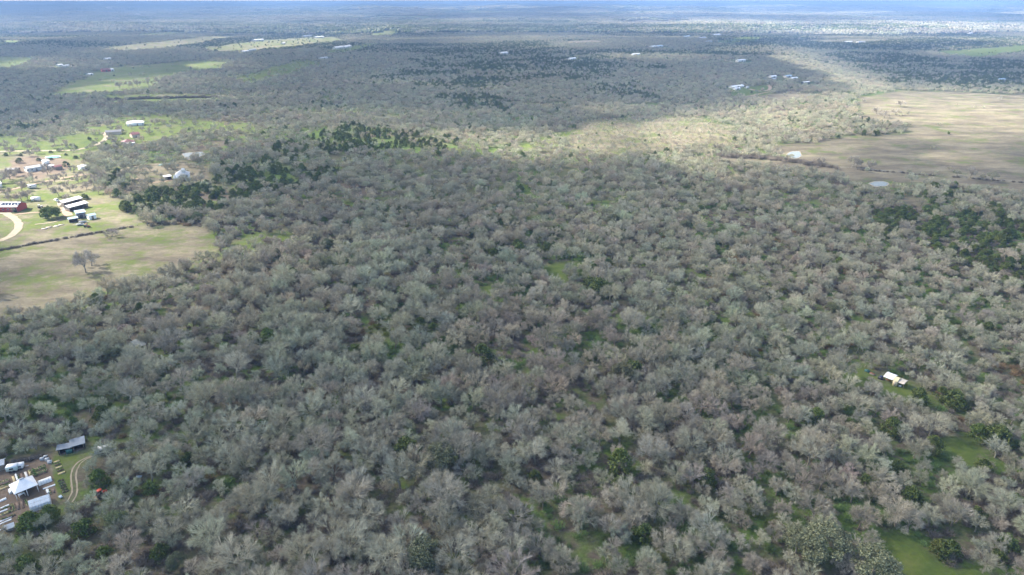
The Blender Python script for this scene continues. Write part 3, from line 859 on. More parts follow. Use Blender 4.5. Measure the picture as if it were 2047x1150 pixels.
building('mobile_home', 'long grey mobile home on the dirt yard of the left farm', 'mobile home', (56,345), (92,339), 6.5, 2.8, .9, OFFW, ROOFG, 'gable', doors=((0, 1, 2.1),), windows=((-6, .9), (-3, .9), (4, .9)))
building('small_house', 'small white house with dark door beside the edge of the wood', 'house', (166,341), (179,338), 5, 2.8, 1.1, WHITE, ROOFW, 'hip', doors=((0, 1.6, 2.1),))
building('yard_shed', 'small white shed left of the bare trees on the red dirt yard', 'shed', (93,329), (100,327), 3.5, 2.4, .6, WHITE, ROOFW, 'shed')
building('yard_shed', 'pale low shed right of centre on the red dirt yard', 'shed', (102,338), (109,336), 3.5, 2.2, .6, OFFW, ROOFW, 'gable')
building('yard_shed', 'dark cluttered shed left of the long grey mobile home', 'shed', (12,347), (36,346), 5, 2.6, .7, WOOD, ROOFD, 'gable')
building('yard_shed', 'dark brown shed on the right side of the dirt yard', 'shed', (112,341), (126,338), 4, 2.4, .8, WOOD, ROOFM, 'gable')
building('white_shed', 'white roofed shed at the left edge under bare trees', 'shed', (-6,376), (5,374), 5, 2.6, .8, WHITE, ROOFW, 'gable')
building('white_house', 'white ranch house on the sunny lawn at upper left', 'house', (254,253), (288,251), 9, 3.2, 1.6, WHITE, ROOFW, 'hip', doors=((2, 1.2, 2.2),), windows=((-9, 1), (-5, 1), (7, 1)), chimney=True)
building('maroon_house', 'maroon roofed cottage on the green lawn at upper left', 'house', (265,276), (281,274), 7, 2.8, 1.6, TAN, ROOFM, 'gable', doors=((0, 1, 2),))
building('low_house', 'long dark roofed house behind the curve of the gravel drive', 'house', (212,271), (243,269), 8, 2.8, 1.3, TAN, ROOFD, 'gable', doors=((-3, 1, 2),))
building('porch_house', 'maroon house with a long white front porch roof above the dark wood', 'house', (249,292), (272,289), 9, 2.8, 2.0, TAN, ROOFM, 'hip')
building('porch', 'long white metal awning in front of the maroon house', 'awning', (248,294), (270,291), 1.2, 2.4, .3, WHITE, ROOFW, 'shed', open_front=True)
# house in the wood
r, L = building('wood_house', 'big white two storey house with silver hip roof at the end of the dirt drive', 'house', (352,363), (379,361), 9, 4.2, 3.2, WHITE, ROOFG, 'hip', doors=((1, 1.2, 2.2),), windows=((-3, 1), (3.2, 1), (-3, 2.8), (3.2, 2.8)))
extrude_profile('wing', [(-2.4, -.3), (0, -.3), (0, 3.2), (-1.2, 4.6), (-2.4, 3.2)], -L / 2 - 1.0, -L / 2 + 2.5, WHITE, r)
extrude_profile('dormer', [(2.0, 4.3), (4.4, 4.3), (4.4, 7.4), (3.2, 8.6), (2.0, 7.4)], 0.0, 2.2, OFFW, r)
building('carport', 'flat white carport left of the big white house', 'carport', (331,361), (344,359), 4, 2.4, .3, WOOD, ROOFW, 'shed', open_front=True)
for u, v, rr_ in ((366,360,8),(338,360,6),(355,355,6),(315,364,7),(380,362,6),(300,362,7),(262,289,9),(330,330,6),(243,270,8)): avoid_px(u, v, rr_)
o = boxes('tarp', [(-4.5, 4.5, -3.5, 3.5, .15, .45)], TEAL); o.location = P3(331,330); o['label'] = 'flat teal green tarp beside the upper dirt drive'; o['category'] = 'tarp'
# pool at the yard
pr = root_at('swimming_pool', 'turquoise pool behind the red dirt yard', 'pool', P3(106,315), .1)
ring = [(math.cos(a) * 5.5, math.sin(a) * 4.2) for a in np.linspace(0, 6.283, 17)[:-1]]
me = bpy.data.meshes.new('water'); me.from_pydata([(x, y, .5) for x, y in ring], [], [tuple(range(16))]); me.materials.append(mat('pool_water', (.12, .50, .55), .15)); link('water', me, pr)
V = [(x * k, y * k, z) for k, z in ((1.0, .5), (1.06, .62), (1.06, -.2)) for x, y in ring]
F = [(16 * l + i, 16 * l + (i + 1) % 16, 16 * (l + 1) + (i + 1) % 16, 16 * (l + 1) + i) for l in (0, 1) for i in range(16)]
me = bpy.data.meshes.new('rim'); me.from_pydata(V, [], F); me.materials.append(WHITE); link('rim', me, pr)

def wheel(parent, x, y, r=.4, w=.22):
    k = 12; V = []
    for yy in (y - w / 2, y + w / 2):
        V += [(x + r * math.cos(2 * math.pi * i / k), yy, r + r * math.sin(2 * math.pi * i / k)) for i in range(k)]
    F = [(i, (i + 1) % k, k + (i + 1) % k, k + i) for i in range(k)] + [tuple(range(k))[::-1], tuple(range(k, 2 * k))]
    me = bpy.data.meshes.new('wheel'); me.from_pydata(V, [], F); me.materials.append(TYRE); link('wheel', me, parent)

def vehicle(name, label, cat, u, v, rz, L, W, H, body, style='van', group=None):
    r = root_at(name, label, cat, P3(u, v), rz, group)
    h, w = L / 2, W / 2
    if style == 'trailer':
        boxes('body', [(-h, h, -w, w, .55, H)], body, r); boxes('hitch', [(h, h + 1.1, -.08, .08, .5, .62)], STEEL, r)
        boxes('roof', [(-h - .05, h + .05, -w - .05, w + .05, H + .002, H + .08)], ROOFW, r)
        for x in (-h * .4,): [boxes('window', [(x, x + 1, s * w - .01 if s > 0 else -w - .02, s * w + .02 if s > 0 else -w + .01, H * .55, H * .8)], GLASS, r) for s in (-1, 1)]
        ws = (-.45, .45)
    elif style == 'flatbed':
        boxes('bed', [(-h, h, -w, w, .6, .75)], body, r); boxes('hitch', [(h, h + 1.2, -.08, .08, .55, .68)], STEEL, r)
        boxes('side_rail', [(-h, h, -w, -w + .08, .76, 1.15), (-h, h, w - .08, w, .76, 1.15)], STEEL, r)
        ws = (-.6, .6)
    elif style == 'tractor':
        boxes('hood', [(.2, h, -.35, .35, .8, 1.35)], body, r); boxes('chassis', [(-h * .7, h * .9, -.25, .25, .5, .79)], DARK, r)
        boxes('seat', [(-.7, -.2, -.25, .25, .85, 1.3)], BLACKT, r); boxes('canopy', [(-1.0, .2, -.6, .6, 2.1, 2.2)], body, r)
        for x, y in ((-.95, -.55), (-.95, .55), (.15, -.55), (.15, .55)): boxes('canopy_post', [(x - .03, x + .03, y - .03, y + .03, .8, 2.1)], STEEL, r)
        for s in (-1, 1): wheel(r, -h * .5, s * .75, .75, .4); wheel(r, h * .7, s * .6, .4, .25)
        return r
    else:
        boxes('body', [(-h, h, -w, w, .35, .95)], body, r)
        me = bpy.data.meshes.new('cabin'); a, c = (-h * .75, h * .35) if style == 'car' else (-h * .95, h * .55)
        V = [(a, -w, .951), (c + .5, -w, .951), (c + .5, w, .951), (a, w, .951), (a + .3, -w + .15, H), (c, -w + .15, H), (c, w - .15, H), (a + .3, w - .15, H)]
        me.from_pydata(V, [], [(4, 5, 6, 7), (0, 1, 5, 4), (1, 2, 6, 5), (2, 3, 7, 6), (3, 0, 4, 7)]); me.materials.append(GLASS if style == 'car' else body); link('cabin', me, r)
        boxes('roof', [(a + .3, c, -w + .15, w - .15, H + .002, H + .05)], body, r)
        ws = (-h * .6, h * .6)
    for x in ws:
        for s in (-1, 1): wheel(r, x, s * (w - .1), .36)
    return r
vehicle('box_trailer', 'white box trailer behind the red barn', 'trailer', 73, 402, .1, 5.0, 2.2, 2.5, WHITE, 'trailer')
vehicle('camper', 'white camper parked beside the track on the farm slope', 'camper', 65, 377, .15, 5.2, 2.4, 2.7, WHITE, 'trailer')
vehicle('parked_car', 'small white car parked alone on the farm grass', 'car', 114, 402, -.6, 4.2, 1.7, 1.45, WHITE, 'car')
vehicle('utility_cart', 'small utility cart on the grass right of the red barn', 'cart', 81, 416, .8, 2.8, 1.5, 1.8, OFFW, 'tractor')
vehicle('flat_trailer', 'pale flat trailer, the upper of two beside the brown tractor', 'trailer', 166, 446, .35, 4.2, 1.9, 1, OFFW, 'flatbed')
vehicle('flat_trailer', 'pale flat trailer, the lower of two beside the brown tractor', 'trailer', 160, 451, .2, 4.0, 1.9, 1, WHITE, 'flatbed')
vehicle('tractor', 'rusty brown tractor at the end of the row of farm trailers', 'tractor', 175, 455, -.3, 3.6, 1.8, 2, RUST, 'tractor')
for u, v, n, lab in ((88,458,4,'left end'), (97,455,4,'second stack'), (112,453,5,'third stack, palest'), (122,450,3,'right end')):
    r = root_at('lumber_stack', 'stack of old boards lying in the farm grass, %s of the row' % lab, 'lumber stack', P3(u, v), .25, 'board stacks in the farm grass')
    for k in range(n):
        boxes('board', [(-1.4 + .1 * k, 1.4 + .07 * k, -.8 + .42 * k, -.45 + .42 * k, .02 + .02 * k, .22 + .02 * k)], (WOOD, OFFW, TAN)[k % 3], r)

# ------------------------------------------------------------------ market garden at lower left
r = root_at('garden_pavilion', 'open sided pavilion with pale pyramid roof in the market garden', 'pavilion', *frame_at((41,998), (72,985))[:2])
hw = 2.7
V = [(-hw, -.3, 2.3), (hw, -.3, 2.3), (hw, 5.2, 2.3), (-hw, 5.2, 2.3), (-.5, 2.5, 4.1), (.5, 2.5, 4.1)]
V += [(x, y, z - .12) for x, y, z in V[:4]]
me = bpy.data.meshes.new('roof'); me.from_pydata(V, [], [(0,1,5,4),(1,2,5),(2,3,4,5),(3,0,4),(6,7,1,0),(7,8,2,1),(8,9,3,2),(9,6,0,3),(9,8,7,6)]); me.materials.append(ROOFW); link('roof', me, r)
boxes('ridge_vent', [(-.55, .55, 2.3, 2.7, 4.05, 4.3)], ROOFG, r)
for x in (-2.4, 0, 2.4):
    for y in (0, 4.8): boxes('post', [(x - .07, x + .07, y - .07, y + .07, 0, 2.2)], WHITE, r)
boxes('shade_back_wall', [(-2.3, 2.3, 3.0, 3.1, 0, 2.15)], DARK, r)  # panel coloured near-black, painting in the dark void under the roof
boxes('work_table', [(-1.9, -.4, .6, 1.5, .75, .82), (-1.85, -1.75, .65, .75, 0, .75), (-.55, -.45, .65, .75, 0, .75), (-1.85, -1.75, 1.35, 1.45, 0, .75), (-.55, -.45, 1.35, 1.45, 0, .75)], WHITE, r)
def tunnel(name, label, cat, a, b, rad, m, ends=WHITE, hoops=6, squash=1.0, group=None):
    loc, rz, L = frame_at(a, b)
    r = root_at(name, label, cat, loc, rz, group)
    k = 10; prof = [(rad + rad * math.cos(math.pi * i / k), rad * squash * math.sin(math.pi * i / k)) for i in range(k + 1)]
    V = [(x, y, z) for x in np.linspace(-L / 2, L / 2, 9) for y, z in prof]
    F = [((k + 1) * i + j, (k + 1) * (i + 1) + j, (k + 1) * (i + 1) + j + 1, (k + 1) * i + j + 1) for i in range(8) for j in range(k)]
    me = mesh_np('cover', np.array(V), np.array(F), m, smooth=True); link('cover', me, r)
    for s in (-1, 1):
        me = bpy.data.meshes.new('end_wall'); me.from_pydata([(s * (L / 2 - .02), y, z) for y, z in prof], [], [tuple(range(k + 1))]); me.materials.append(ends); link('end_wall', me, r)
    for i in range(hoops):
        x = -L / 2 + .05 + (L - .1) * i / (hoops - 1); g = Geo()
        for p, q in zip(prof[:-1], prof[1:]): g.tube((x, rad + (p[0] - rad) * 1.02, p[1] * 1.02), (x, rad + (q[0] - rad) * 1.02, q[1] * 1.02), .03, .03, .5, 4)
        link('hoop', mesh_np('hoop', np.array(g.V), np.array(g.F), STEEL), r)
    return r
tunnel('hoop_tunnel', 'round white caterpillar tunnel right of the garden pavilion', 'tunnel', (78,972), (105,962), .95, CLOTH)
# greenhouse with clear panes
loc, rz, L = frame_at((62,1025), (103,1011))
r = root_at('greenhouse', 'long clear paned greenhouse in front of the garden pavilion', 'greenhouse', loc, rz)
D_, wh_, rh_ = 3.4, 1.5, 1.0
boxes('frame', [(-L/2, L/2, 0, .08, 0, .1), (-L/2, L/2, D_-.08, D_, 0, .1), (-L/2, L/2, 0, .08, wh_-.08, wh_), (-L/2, L/2, D_-.08, D_, wh_-.08, wh_), (-L/2, L/2, D_/2-.05, D_/2+.05, wh_+rh_-.05, wh_+rh_+.04)], WHITE, r)
nb = 7
for i in range(nb):
    x0 = -L / 2 + L * i / nb + .05; x1 = -L / 2 + L * (i + 1) / nb - .05
    boxes('pane', [(x0, x1, .02, .05, .12, wh_ - .1)], PLAST, r)
    for sgn in (0, 1):
        for part_ in (0, 1):
            t0, t1 = part_ * .5 + .02, part_ * .5 + .48
            ys = [(D_ / 2 * t) if sgn == 0 else (D_ - D_ / 2 * t) for t in (t0, t1)]; zs = [wh_ + rh_ * t + .02 for t in (t0, t1)]
            me = bpy.data.meshes.new('pane'); a_ = [(x0, ys[0], zs[0]), (x1, ys[0], zs[0]), (x1, ys[1], zs[1]), (x0, ys[1], zs[1])]
            me.from_pydata(a_ + [(x, y, z - .03) for x, y, z in a_], [], [(0,1,2,3),(7,6,5,4),(0,4,5,1),(1,5,6,2),(2,6,7,3),(3,7,4,0)] if sgn == 0 else [(3,2,1,0),(4,5,6,7),(1,5,4,0),(2,6,5,1),(3,7,6,2),(0,4,7,3)]); me.materials.append(PLAST); link('pane', me, r)
for i in range(nb + 1):
    x = -L / 2 + L * i / nb; g = Geo()
    for p, q in (((x, .04, 0), (x, .04, wh_)), ((x, .04, wh_), (x, D_ / 2, wh_ + rh_)), ((x, D_ / 2, wh_ + rh_), (x, D_ - .04, wh_)), ((x, D_ - .04, wh_), (x, D_ - .04, 0))): g.tube(p, q, .04, .04, .5, 4)
    link('rib', mesh_np('rib', np.array(g.V), np.array(g.F), WHITE), r)
for s in (-1, 1): extrude_profile('end_wall', [(.05, 0), (D_ - .05, 0), (D_ - .05, wh_), (D_ / 2, wh_ + rh_ - .05), (.05, wh_)], s * L / 2 - .06 + .03, s * L / 2 + .06 + .03 * s, WHITE, r)
GA, GRZ, _ = frame_at((77,967), (104,957))
ge1 = np.array([math.cos(GRZ), math.sin(GRZ)]); ge2 = np.array([-math.sin(GRZ), math.cos(GRZ)])
def bed(u, v, along, L, W, m, plants, name='garden_bed', label='', cat='garden bed', h=.22, group='raised beds of the market garden'):
    rz = GRZ + (math.pi / 2 if along == 2 else 0)
    r = root_at(name, label, cat, P3(u, v), rz, group)
    boxes('soil', [(-L/2, L/2, -W/2, W/2, -.05, h)], m, r)
    if plants is not None:
        g = Geo(); rn = np.random.default_rng(int(u * 7 + v))
        for i in range(int(L * 14)):
            g.leaf((rn.uniform(-L/2, L/2), rn.uniform(-W/2, W/2) * .85, h + .05 + rn.random() * .2), .17, rn, rn.random())
        link('plants', mesh_np('plants', np.array(g.V), np.array(g.F), plants), r)
    return r
xy = lambda u, v: np.array(P(u, v))
def bed_block(u, v, n, along, L, W, gap, mats, plants, what):
    c = xy(u, v); d = ge1 if along == 2 else ge2
    for i in range(n):
        p = c + d * (i - (n - 1) / 2) * gap
        uu, vv = project(p[0], p[1])
        lab = 'bed %s, %s' % (what, ('leftmost', 'second from left', 'third from left', 'fourth from left', 'fifth from left', 'sixth from left', 'seventh from left')[i] if along == 2 else
                              ('nearest', 'second nearest', 'third nearest', 'fourth nearest', 'fifth nearest', 'sixth nearest', 'seventh nearest')[i])
        bed(float(uu), float(vv), along, L * random.uniform(.85, 1.05), W, mats[i % len(mats)], plants[i % len(plants)], label=lab)
bed_block(49, 953, 6, 2, 4.6, .55, .95, [MULCH, SOIL, SOIL, OFFW, MULCH, SOIL], [None, GREENS, None, None, None, GREENS], 'running up behind the pavilion')
bed_block(77, 943, 4, 1, 4.2, .6, 1.1, [SOIL, MULCH], [GREENS, GREENS], 'of low green crops behind the hoop tunnel')
bed_block(36, 1012, 5, 2, 3.6, .55, .95, [SOIL, MULCH, SOIL], [None, GREENS, None], 'in front of the pavilion')
bed_block(2, 972, 4, 1, 4.2, .6, 1.1, [MULCH, MULCH, SOIL], [None, GREENS], 'at the left edge behind the row covers')
bed_block(88, 1000, 3, 2, 3.0, .6, 1.0, [SOIL, MULCH], [GREENS, None], 'between pavilion and greenhouse')
bed_block(118, 935, 5, 1, 1.7, .6, 1.7, [MULCH, SOIL], [None, GREENS], 'short one beside the green lawn')
bed_block(126, 972, 6, 1, 1.5, .6, 1.2, [SOIL], [GREENS], 'short leafy one near the wheel tracks')
bed_block(100, 985, 3, 2, 2.0, .5, .8, [SOIL, MULCH], [None, GREENS], 'right of the pavilion')
bed_block(14, 1026, 3, 1, 3.0, .6, 2.2, [SOIL, MULCH], [GREENS, GREENS], 'green one between the white row covers')
for a_, b_, rad_, lab in (((-6,1007),(14,998),.42,'broadest, at the left edge'), ((1,1018),(19,1010),.26,'second from the back at left'), ((-4,1027),(21,1017),.26,'third from the back at left'),
                          ((-4,1046),(24,1034),.24,'fourth from the back at left'), ((-4,1051),(24,1039),.24,'fifth from the back at left'), ((-4,1063),(22,1051),.2,'nearest, at the left edge'),
                          ((86,979),(111,970),.26,'thin, right of the pavilion')):
    tunnel('row_cover', 'long low white row cover, ' + lab, 'row cover', a_, b_, rad_, CLOTH, CLOTH, 3, .8, 'white row covers of the market garden')
for u, v, L_, W_, lab in ((22,983,2.0,1.0,'small white plastic tunnel left of the pavilion'), (96,984,1.9,.7,'small upright white cover right of the pavilion'), (34,956,3.2,.5,'white strip cover behind the pavilion'), (39,966,2.2,.7,'short white cover touching the pavilion back')):
    q = root_at('plant_cover', lab, 'plant cover', P3(u, v), GRZ + math.pi / 2)
    extrude_profile('cover', [(-W_/2, 0), (W_/2, 0), (W_/2 * .8, .4), (0, .6), (-W_/2 * .8, .4)], -L_/2, L_/2, CLOTH, q)
    boxes('edge_board', [(-L_/2, L_/2, -W_/2 - .08, -W_/2 - .01, 0, .12), (-L_/2, L_/2, W_/2 + .01, W_/2 + .08, 0, .12)], WOOD, q)
r, L = building('cold_frame', 'small collapsed white plastic frame near the bottom of the garden', 'cold frame', (12,1064), (28,1058), 1.4, .9, .5, CLOTH, PLAST, 'gable')
building('long_shed', 'grey roofed long shed at the right end of the shed row above the lawn', 'shed', (146,904), (171,897), 2.6, 1.9, .6, DARK, ROOFS, 'shed', open_front=True)  # walls here and in the lean-to coloured near-black as interior shade
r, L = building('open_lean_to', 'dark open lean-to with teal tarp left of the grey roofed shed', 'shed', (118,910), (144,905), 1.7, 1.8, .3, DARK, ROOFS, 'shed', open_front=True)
boxes('tarp', [(.3, 1.9, -.35, -.25, .1, 1.4)], TEAL, r)
building('edge_shed', 'grey roofed shed at the left edge beside the camper', 'shed', (-14,946), (10,940), 2.6, 2.0, .6, WOOD, ROOFG, 'gable')
vehicle('garden_camper', 'pale teal and white camper trailer beside the garden', 'camper', 27, 942, .30, 2.6, 1.7, 1.9, mat('pale_teal', (.42, .52, .50)), 'trailer')
vehicle('cargo_trailer', 'white lidded cargo trailer right of the teal camper', 'trailer', 41, 937, .30, 2.0, 1.4, 1.6, WHITE, 'trailer')
for u, v, m, lab in ((85,920,ROOFG,'grey'), (92,916,BLACKT,'black'), (100,926,OFFW,'small white'), (95,921,OFFW,'tiny pale')):
    q = root_at('storage_bin', '%s storage bin on the dirt lane behind the garden' % lab, 'bin', P3(u, v), .3)
    boxes('body', [(-.5, .5, -.35, .35, 0, .75)], m, q); boxes('lid', [(-.53, .53, -.38, .38, .752, .82)], ROOFG, q)
vehicle('long_white_trailer', 'long white trailer half hidden in the trees at the end of the wheel track', 'trailer', 208, 906, .45, 4.2, 1.6, 2.0, OFFW, 'trailer')
r = vehicle('red_tractor', 'small red tractor standing in the wood right of the garden', 'tractor', 205, 992, .8, 2.6, 1.3, 1.6, mat('red_enamel', (.45, .06, .03)), 'tractor')
for u, v, L_, W_, rz_, lab in ((247,964,2.6,.9,.5,'larger pale metal sheet lying in the wood'), (278,955,1.5,.8,.2,'smaller pale metal sheet lying in the wood'), (122,995,1.2,.7,-.6,'tilted white board by the garden corner')):
    q = boxes('metal_sheet', [(-L_/2, L_/2, -W_/2, W_/2, .35, .42)], ROOFB); q.location = P3(u, v); q.rotation_euler = (.12, .05, rz_); q['label'] = lab; q['category'] = 'metal sheet'
for u, v, rr_ in ((176,898,5),(150,915,5),(135,935,6),(140,975,5),(128,1008,4.5),(166,935,3.5),(150,990,4),(55,985,6),(90,965,4),(80,1015,6),(208,903,2.6),(205,990,1.8),(193,995,1.5),(247,962,1.8),(278,953,1.5),(150,900,3.5),(130,905,3.5),(170,893,3),(160,920,3),(20,1040,5),(20,1060,3),(10,940,4),(40,935,4),(150,960,3.5)): avoid_px(u, v, rr_)
# soil mound
rn = np.random.default_rng(5); V = [(0, 0, .5)]; F = []
for i in range(14): a_ = 6.283 * i / 14; V.append((math.cos(a_) * 1.2 * rn.uniform(.8, 1.15), math.sin(a_) * .9 * rn.uniform(.8, 1.15), -.05))
me = bpy.data.meshes.new('soil_mound'); me.from_pydata(V, [], [(0, 1 + i, 1 + (i + 1) % 14) for i in range(14)]); me.materials.append(mat('orange_soil', (.38, .20, .11), .95, 0, .3, 2))
q = link('soil_mound', me, loc=P3(193,995)); q['label'] = 'low orange soil mound beside the red tractor'; q['category'] = 'soil mound'

# ------------------------------------------------------------------ camp shelter at right
loc, rz, L = frame_at((1764,762), (1803,777))
fr = lambda t, y=0: (loc[0] + math.cos(rz) * t - math.sin(rz) * y, loc[1] + math.sin(rz) * t + math.cos(rz) * y, loc[2])
def shelter(name, label, t0, t1, dep, h0, h1, top, posts=True):
    r = root_at(name, label, 'shelter', fr((t0 + t1) / 2), rz, 'camp shelters in the clearing')
    w = (t1 - t0) / 2
    k = 6; V = []; 
    for j in range(5):
        for i in range(k + 1):
            x = -w + 2 * w * i / k; y = -.3 + (dep + .6) * j / 4
            z = h0 + (h1 - h0) * (1 - abs(j - 2.6) / 2.6 if h1 > h0 else 0) - .10 * math.sin(math.pi * i / k)
            V.append((x, y, z))
    F = [((k + 1) * j + i, (k + 1) * j + i + 1, (k + 1) * (j + 1) + i + 1, (k + 1) * (j + 1) + i) for j in range(4) for i in range(k)]
    o = link('roof', mesh_np('roof', np.array(V), np.array(F), top), r)
    md = o.modifiers.new('thickness', 'SOLIDIFY'); md.thickness = .06
    for x in (-w + .1, w - .1):
        for y in (0, dep): boxes('post', [(x - .05, x + .05, y - .05, y + .05, 0, h0 - .12)], WOOD, r)
    return r
wtop = mat('white_canvas', (.74, .74, .74)); ttop = mat('tan_canvas', (.50, .44, .36))
hL = L / 2
r = shelter('white_shelter', 'white canvas roofed shelter, left part of the camp in the grassy clearing', -hL, .0, 3.4, 2.0, 2.7, wtop)
boxes('back_curtain', [(-1.6, 1.6, 3.2, 3.25, .1, 1.8)], BLACKT, r)
r = root_at('cream_cabin', 'cream coloured canvas cabin between the white and tan shelters', 'cabin', fr(.8), rz)
boxes('wall', [(-.68, .68, -.4, 2.9, 0, 2.0)], CREAM, r); extrude_profile('roof', [(-.5, 2.02), (3.0, 2.02), (1.6, 2.75), (.6, 2.6)], -.72, .72, CREAM, r)
boxes('door_flap', [(-.3, .3, -.43, -.401, .05, 1.7)], TAN, r)
shelter('tan_shelter', 'tan roofed open shelter, right part of the camp in the grassy clearing', 1.55, hL + .4, 2.8, 1.9, 2.4, ttop)
def prop(name, label, cat, t, y, bs, m, extra=None):
    r = root_at(name, label, cat, fr(t, y), rz)
    boxes('body', bs, m, r)
    if extra: boxes(extra[0], extra[1], extra[2], r)
prop('camp_table', 'brown table under the white canvas shelter', 'table', -1.8, .9, [(-.8, .8, -.35, .35, .7, .76)], RUST, ('leg', [(-.75, -.68, -.3, -.23, 0, .7), (.68, .75, -.3, -.23, 0, .7), (-.75, -.68, .23, .3, 0, .7), (.68, .75, .23, .3, 0, .7)], WOOD))
prop('cooler', 'pale cooler box under the tan shelter', 'cooler', 2.2, .7, [(-.35, .35, -.22, .22, 0, .42)], WHITE, ('lid', [(-.37, .37, -.24, .24, .422, .5)], WHITE))
prop('tarp_heap', 'heap of gear under black tarp at the left end of the camp', 'tarp heap', -hL - .9, 1.0, [(-.9, .6, -.6, .6, 0, .8)], BLACKT, ('bundle', [(-.5, .3, -.3, .5, .802, 1.15)], mat('navy_tarp', (.03, .05, .12))))
prop('firewood_pile', 'brown firewood pile left of the camp tarp heap', 'firewood pile', -hL - 4.2, 1.8, [(-.9, .9, -.5, .5, 0, .45)], WOOD, ('log', [(-.8, .7, -.25, .2, .452, .62)], RUST))
prop('green_tarp', 'dark green tarp bundle at the far left of the camp', 'tarp', -hL - 6.4, 2.6, [(-.8, .8, -.5, .5, 0, .5)], TEAL, ('bundle', [(-.3, .4, -.3, .3, .502, .75)], TEAL))
for u, v, rr_ in ((1795,797,4.5),(1775,790,4),(1784,764,4.2),(1770,757,4),(1802,768,3.6),(1745,760,3.2),(1790,785,4.0),(1772,777,3.5),(1806,786,4)): avoid_px(u, v, rr_)

# ------------------------------------------------------------------ far houses, each with its own wall and roof
FAR = [
 ((205,144),(222,143),14,4,3,REDW,ROOFM,'red barn on the far green meadow'), ((222,143),(229,142),10,4,2,WHITE,ROOFW,'white barn end beside the far red barn'),
 ((179,151),(187,150),10,3,2,WHITE,ROOFW,'white shed left of the far red barn'), ((212,120),(223,119),10,3,2,WHITE,ROOFW,'white house in the far trees above the red barn'),
 ((117,133),(127,132),9,3,2,WHITE,ROOFW,'white house in the far trees left of the red barn'), ((128,135),(140,133),9,3,2,OFFW,ROOFG,'grey house right of the white one in far trees'),
 ((486,105),(498,104),10,3,2,WHITE,ROOFW,'white house at left of the far farm cluster'), ((500,103),(513,101),11,4,2,WHITE,ROOFG,'grey roofed house at right of the far farm cluster'),
 ((510,83),(528,82),18,5,3,WHITE,ROOFW,'long white barn on the sunny far ridge'), ((566,89),(571,88),9,4,2,WHITE,ROOFW,'small white shed on the far reddish field'),
 ((672,99),(688,97),16,5,3,WHITE,ROOFW,'left white barn beside the far middle wood'), ((690,97),(703,95),16,5,3,WHITE,ROOFW,'right white barn beside the far middle wood'),
 ((642,119),(656,117),10,3,2,WHITE,ROOFG,'grey house in the dull far pasture'), ((608,74),(625,73),16,4,3,OFFW,ROOFG,'long grey house behind the far reddish field'),
 ((632,76),(648,75),16,4,3,WHITE,ROOFW,'long white house behind the far reddish field'), ((410,57),(425,56),22,6,3,WHITE,ROOFW,'white barn beyond the far strip of green'),
 ((1464,177),(1487,174),9,3.4,2,WHITE,ROOFW,'long white farmhouse by the loop of dirt drive'), ((1470,180),(1480,179),7,3,1.6,WHITE,ROOFW,'small white annexe in front of the long white farmhouse'),
 ((1493,177),(1497,176),5,2.6,1.2,WHITE,ROOFW,'tiny white shed right of the long white farmhouse'),
 ((1542,156),(1553,155),9,3.5,2,WHITE,ROOFW,'white house at left of the far yard on the right'), ((1546,161),(1552,160),7,3,1.5,WOOD,ROOFG,'grey shed below the far yard on the right'),
 ((1572,155),(1583,154),9,3.5,2,WHITE,ROOFB,'blue roofed house in the far yard on the right'), ((1583,159),(1595,158),8,3,2,OFFW,ROOFW,'white cottage at right of the far yard'),
 ((1607,168),(1619,167),8,4,1,DARK,ROOFW,'dark shed with flat white roof in the far trees'), ((1476,124),(1491,123),12,4,2,WHITE,ROOFW,'white house on the far lit strip right of centre'),
 ((1304,96),(1312,95),14,4,2,WHITE,ROOFW,'left white house of a pair in far right wood'), ((1314,95),(1326,94),14,4,2,WHITE,ROOFB,'blue grey roofed house of a pair in far right wood'),
 ((1266,111),(1280,110),10,3,2,WHITE,ROOFW,'pale house at the end of the far sunny clearing'), ((1140,120),(1152,119),10,3,2,WHITE,ROOFW,'small white house left of the far sunny clearing'),
 ((1400,78),(1412,77),16,4,3,OFFW,ROOFG,'grey barn left of the far green strip'), ((1428,72),(1441,71),18,5,3,WHITE,ROOFW,'white barn above the far green strip'),
 ((1368,75),(1380,74),14,4,2,WHITE,ROOFB,'blue roofed barn at left of the far green strip'), ((1412,86),(1424,85),14,4,2,OFFW,ROOFD,'dark roofed barn below the far green strip'),
 ((1003,109),(1016,108),14,4,2,WHITE,ROOFW,'white barn amid the far evergreen wood'), ((1048,14),(1056,13.6),60,8,4,WHITE,ROOFW,'white hall near the horizon at centre'),
 ((1250,53),(1262,52),22,5,3,WHITE,ROOFW,'left white barn of the far settlement at centre'), ((1266,53),(1275,52),22,5,3,WHITE,ROOFW,'middle white barn of the far settlement at centre'),
 ((1280,54),(1290,53),22,5,3,WHITE,ROOFB,'right bluish barn of the far settlement at centre'), ((732,44),(745,43.5),25,5,3,WHITE,ROOFW,'left white house below the pale far field'),
 ((765,46),(780,45.5),25,5,3,WHITE,ROOFW,'right white house below the pale far field'), ((1690,86),(1704,85.5),14,4,2,WHITE,ROOFW,'white house at left of the far right pale strip'),
 ((1716,86),(1730,85.5),14,4,2,OFFW,ROOFG,'grey house at right of the far right pale strip'), ((1668,67),(1682,66),18,5,3,WHITE,ROOFW,'white house in the far lit scrub on the right'),
 ((1712,61),(1724,60),18,5,3,BRICKT,ROOFM,'brown house in the far lit scrub on the right'), ((1998,161),(2010,160),8,3,1.5,WHITE,ROOFB,'pale shed in the dark wood at far right'),
 ((1938,69),(1945,68.5),16,5,3,WHITE,ROOFW,'small white barn in the far right lit wood'),
]
names = ['white_farmhouse'] 
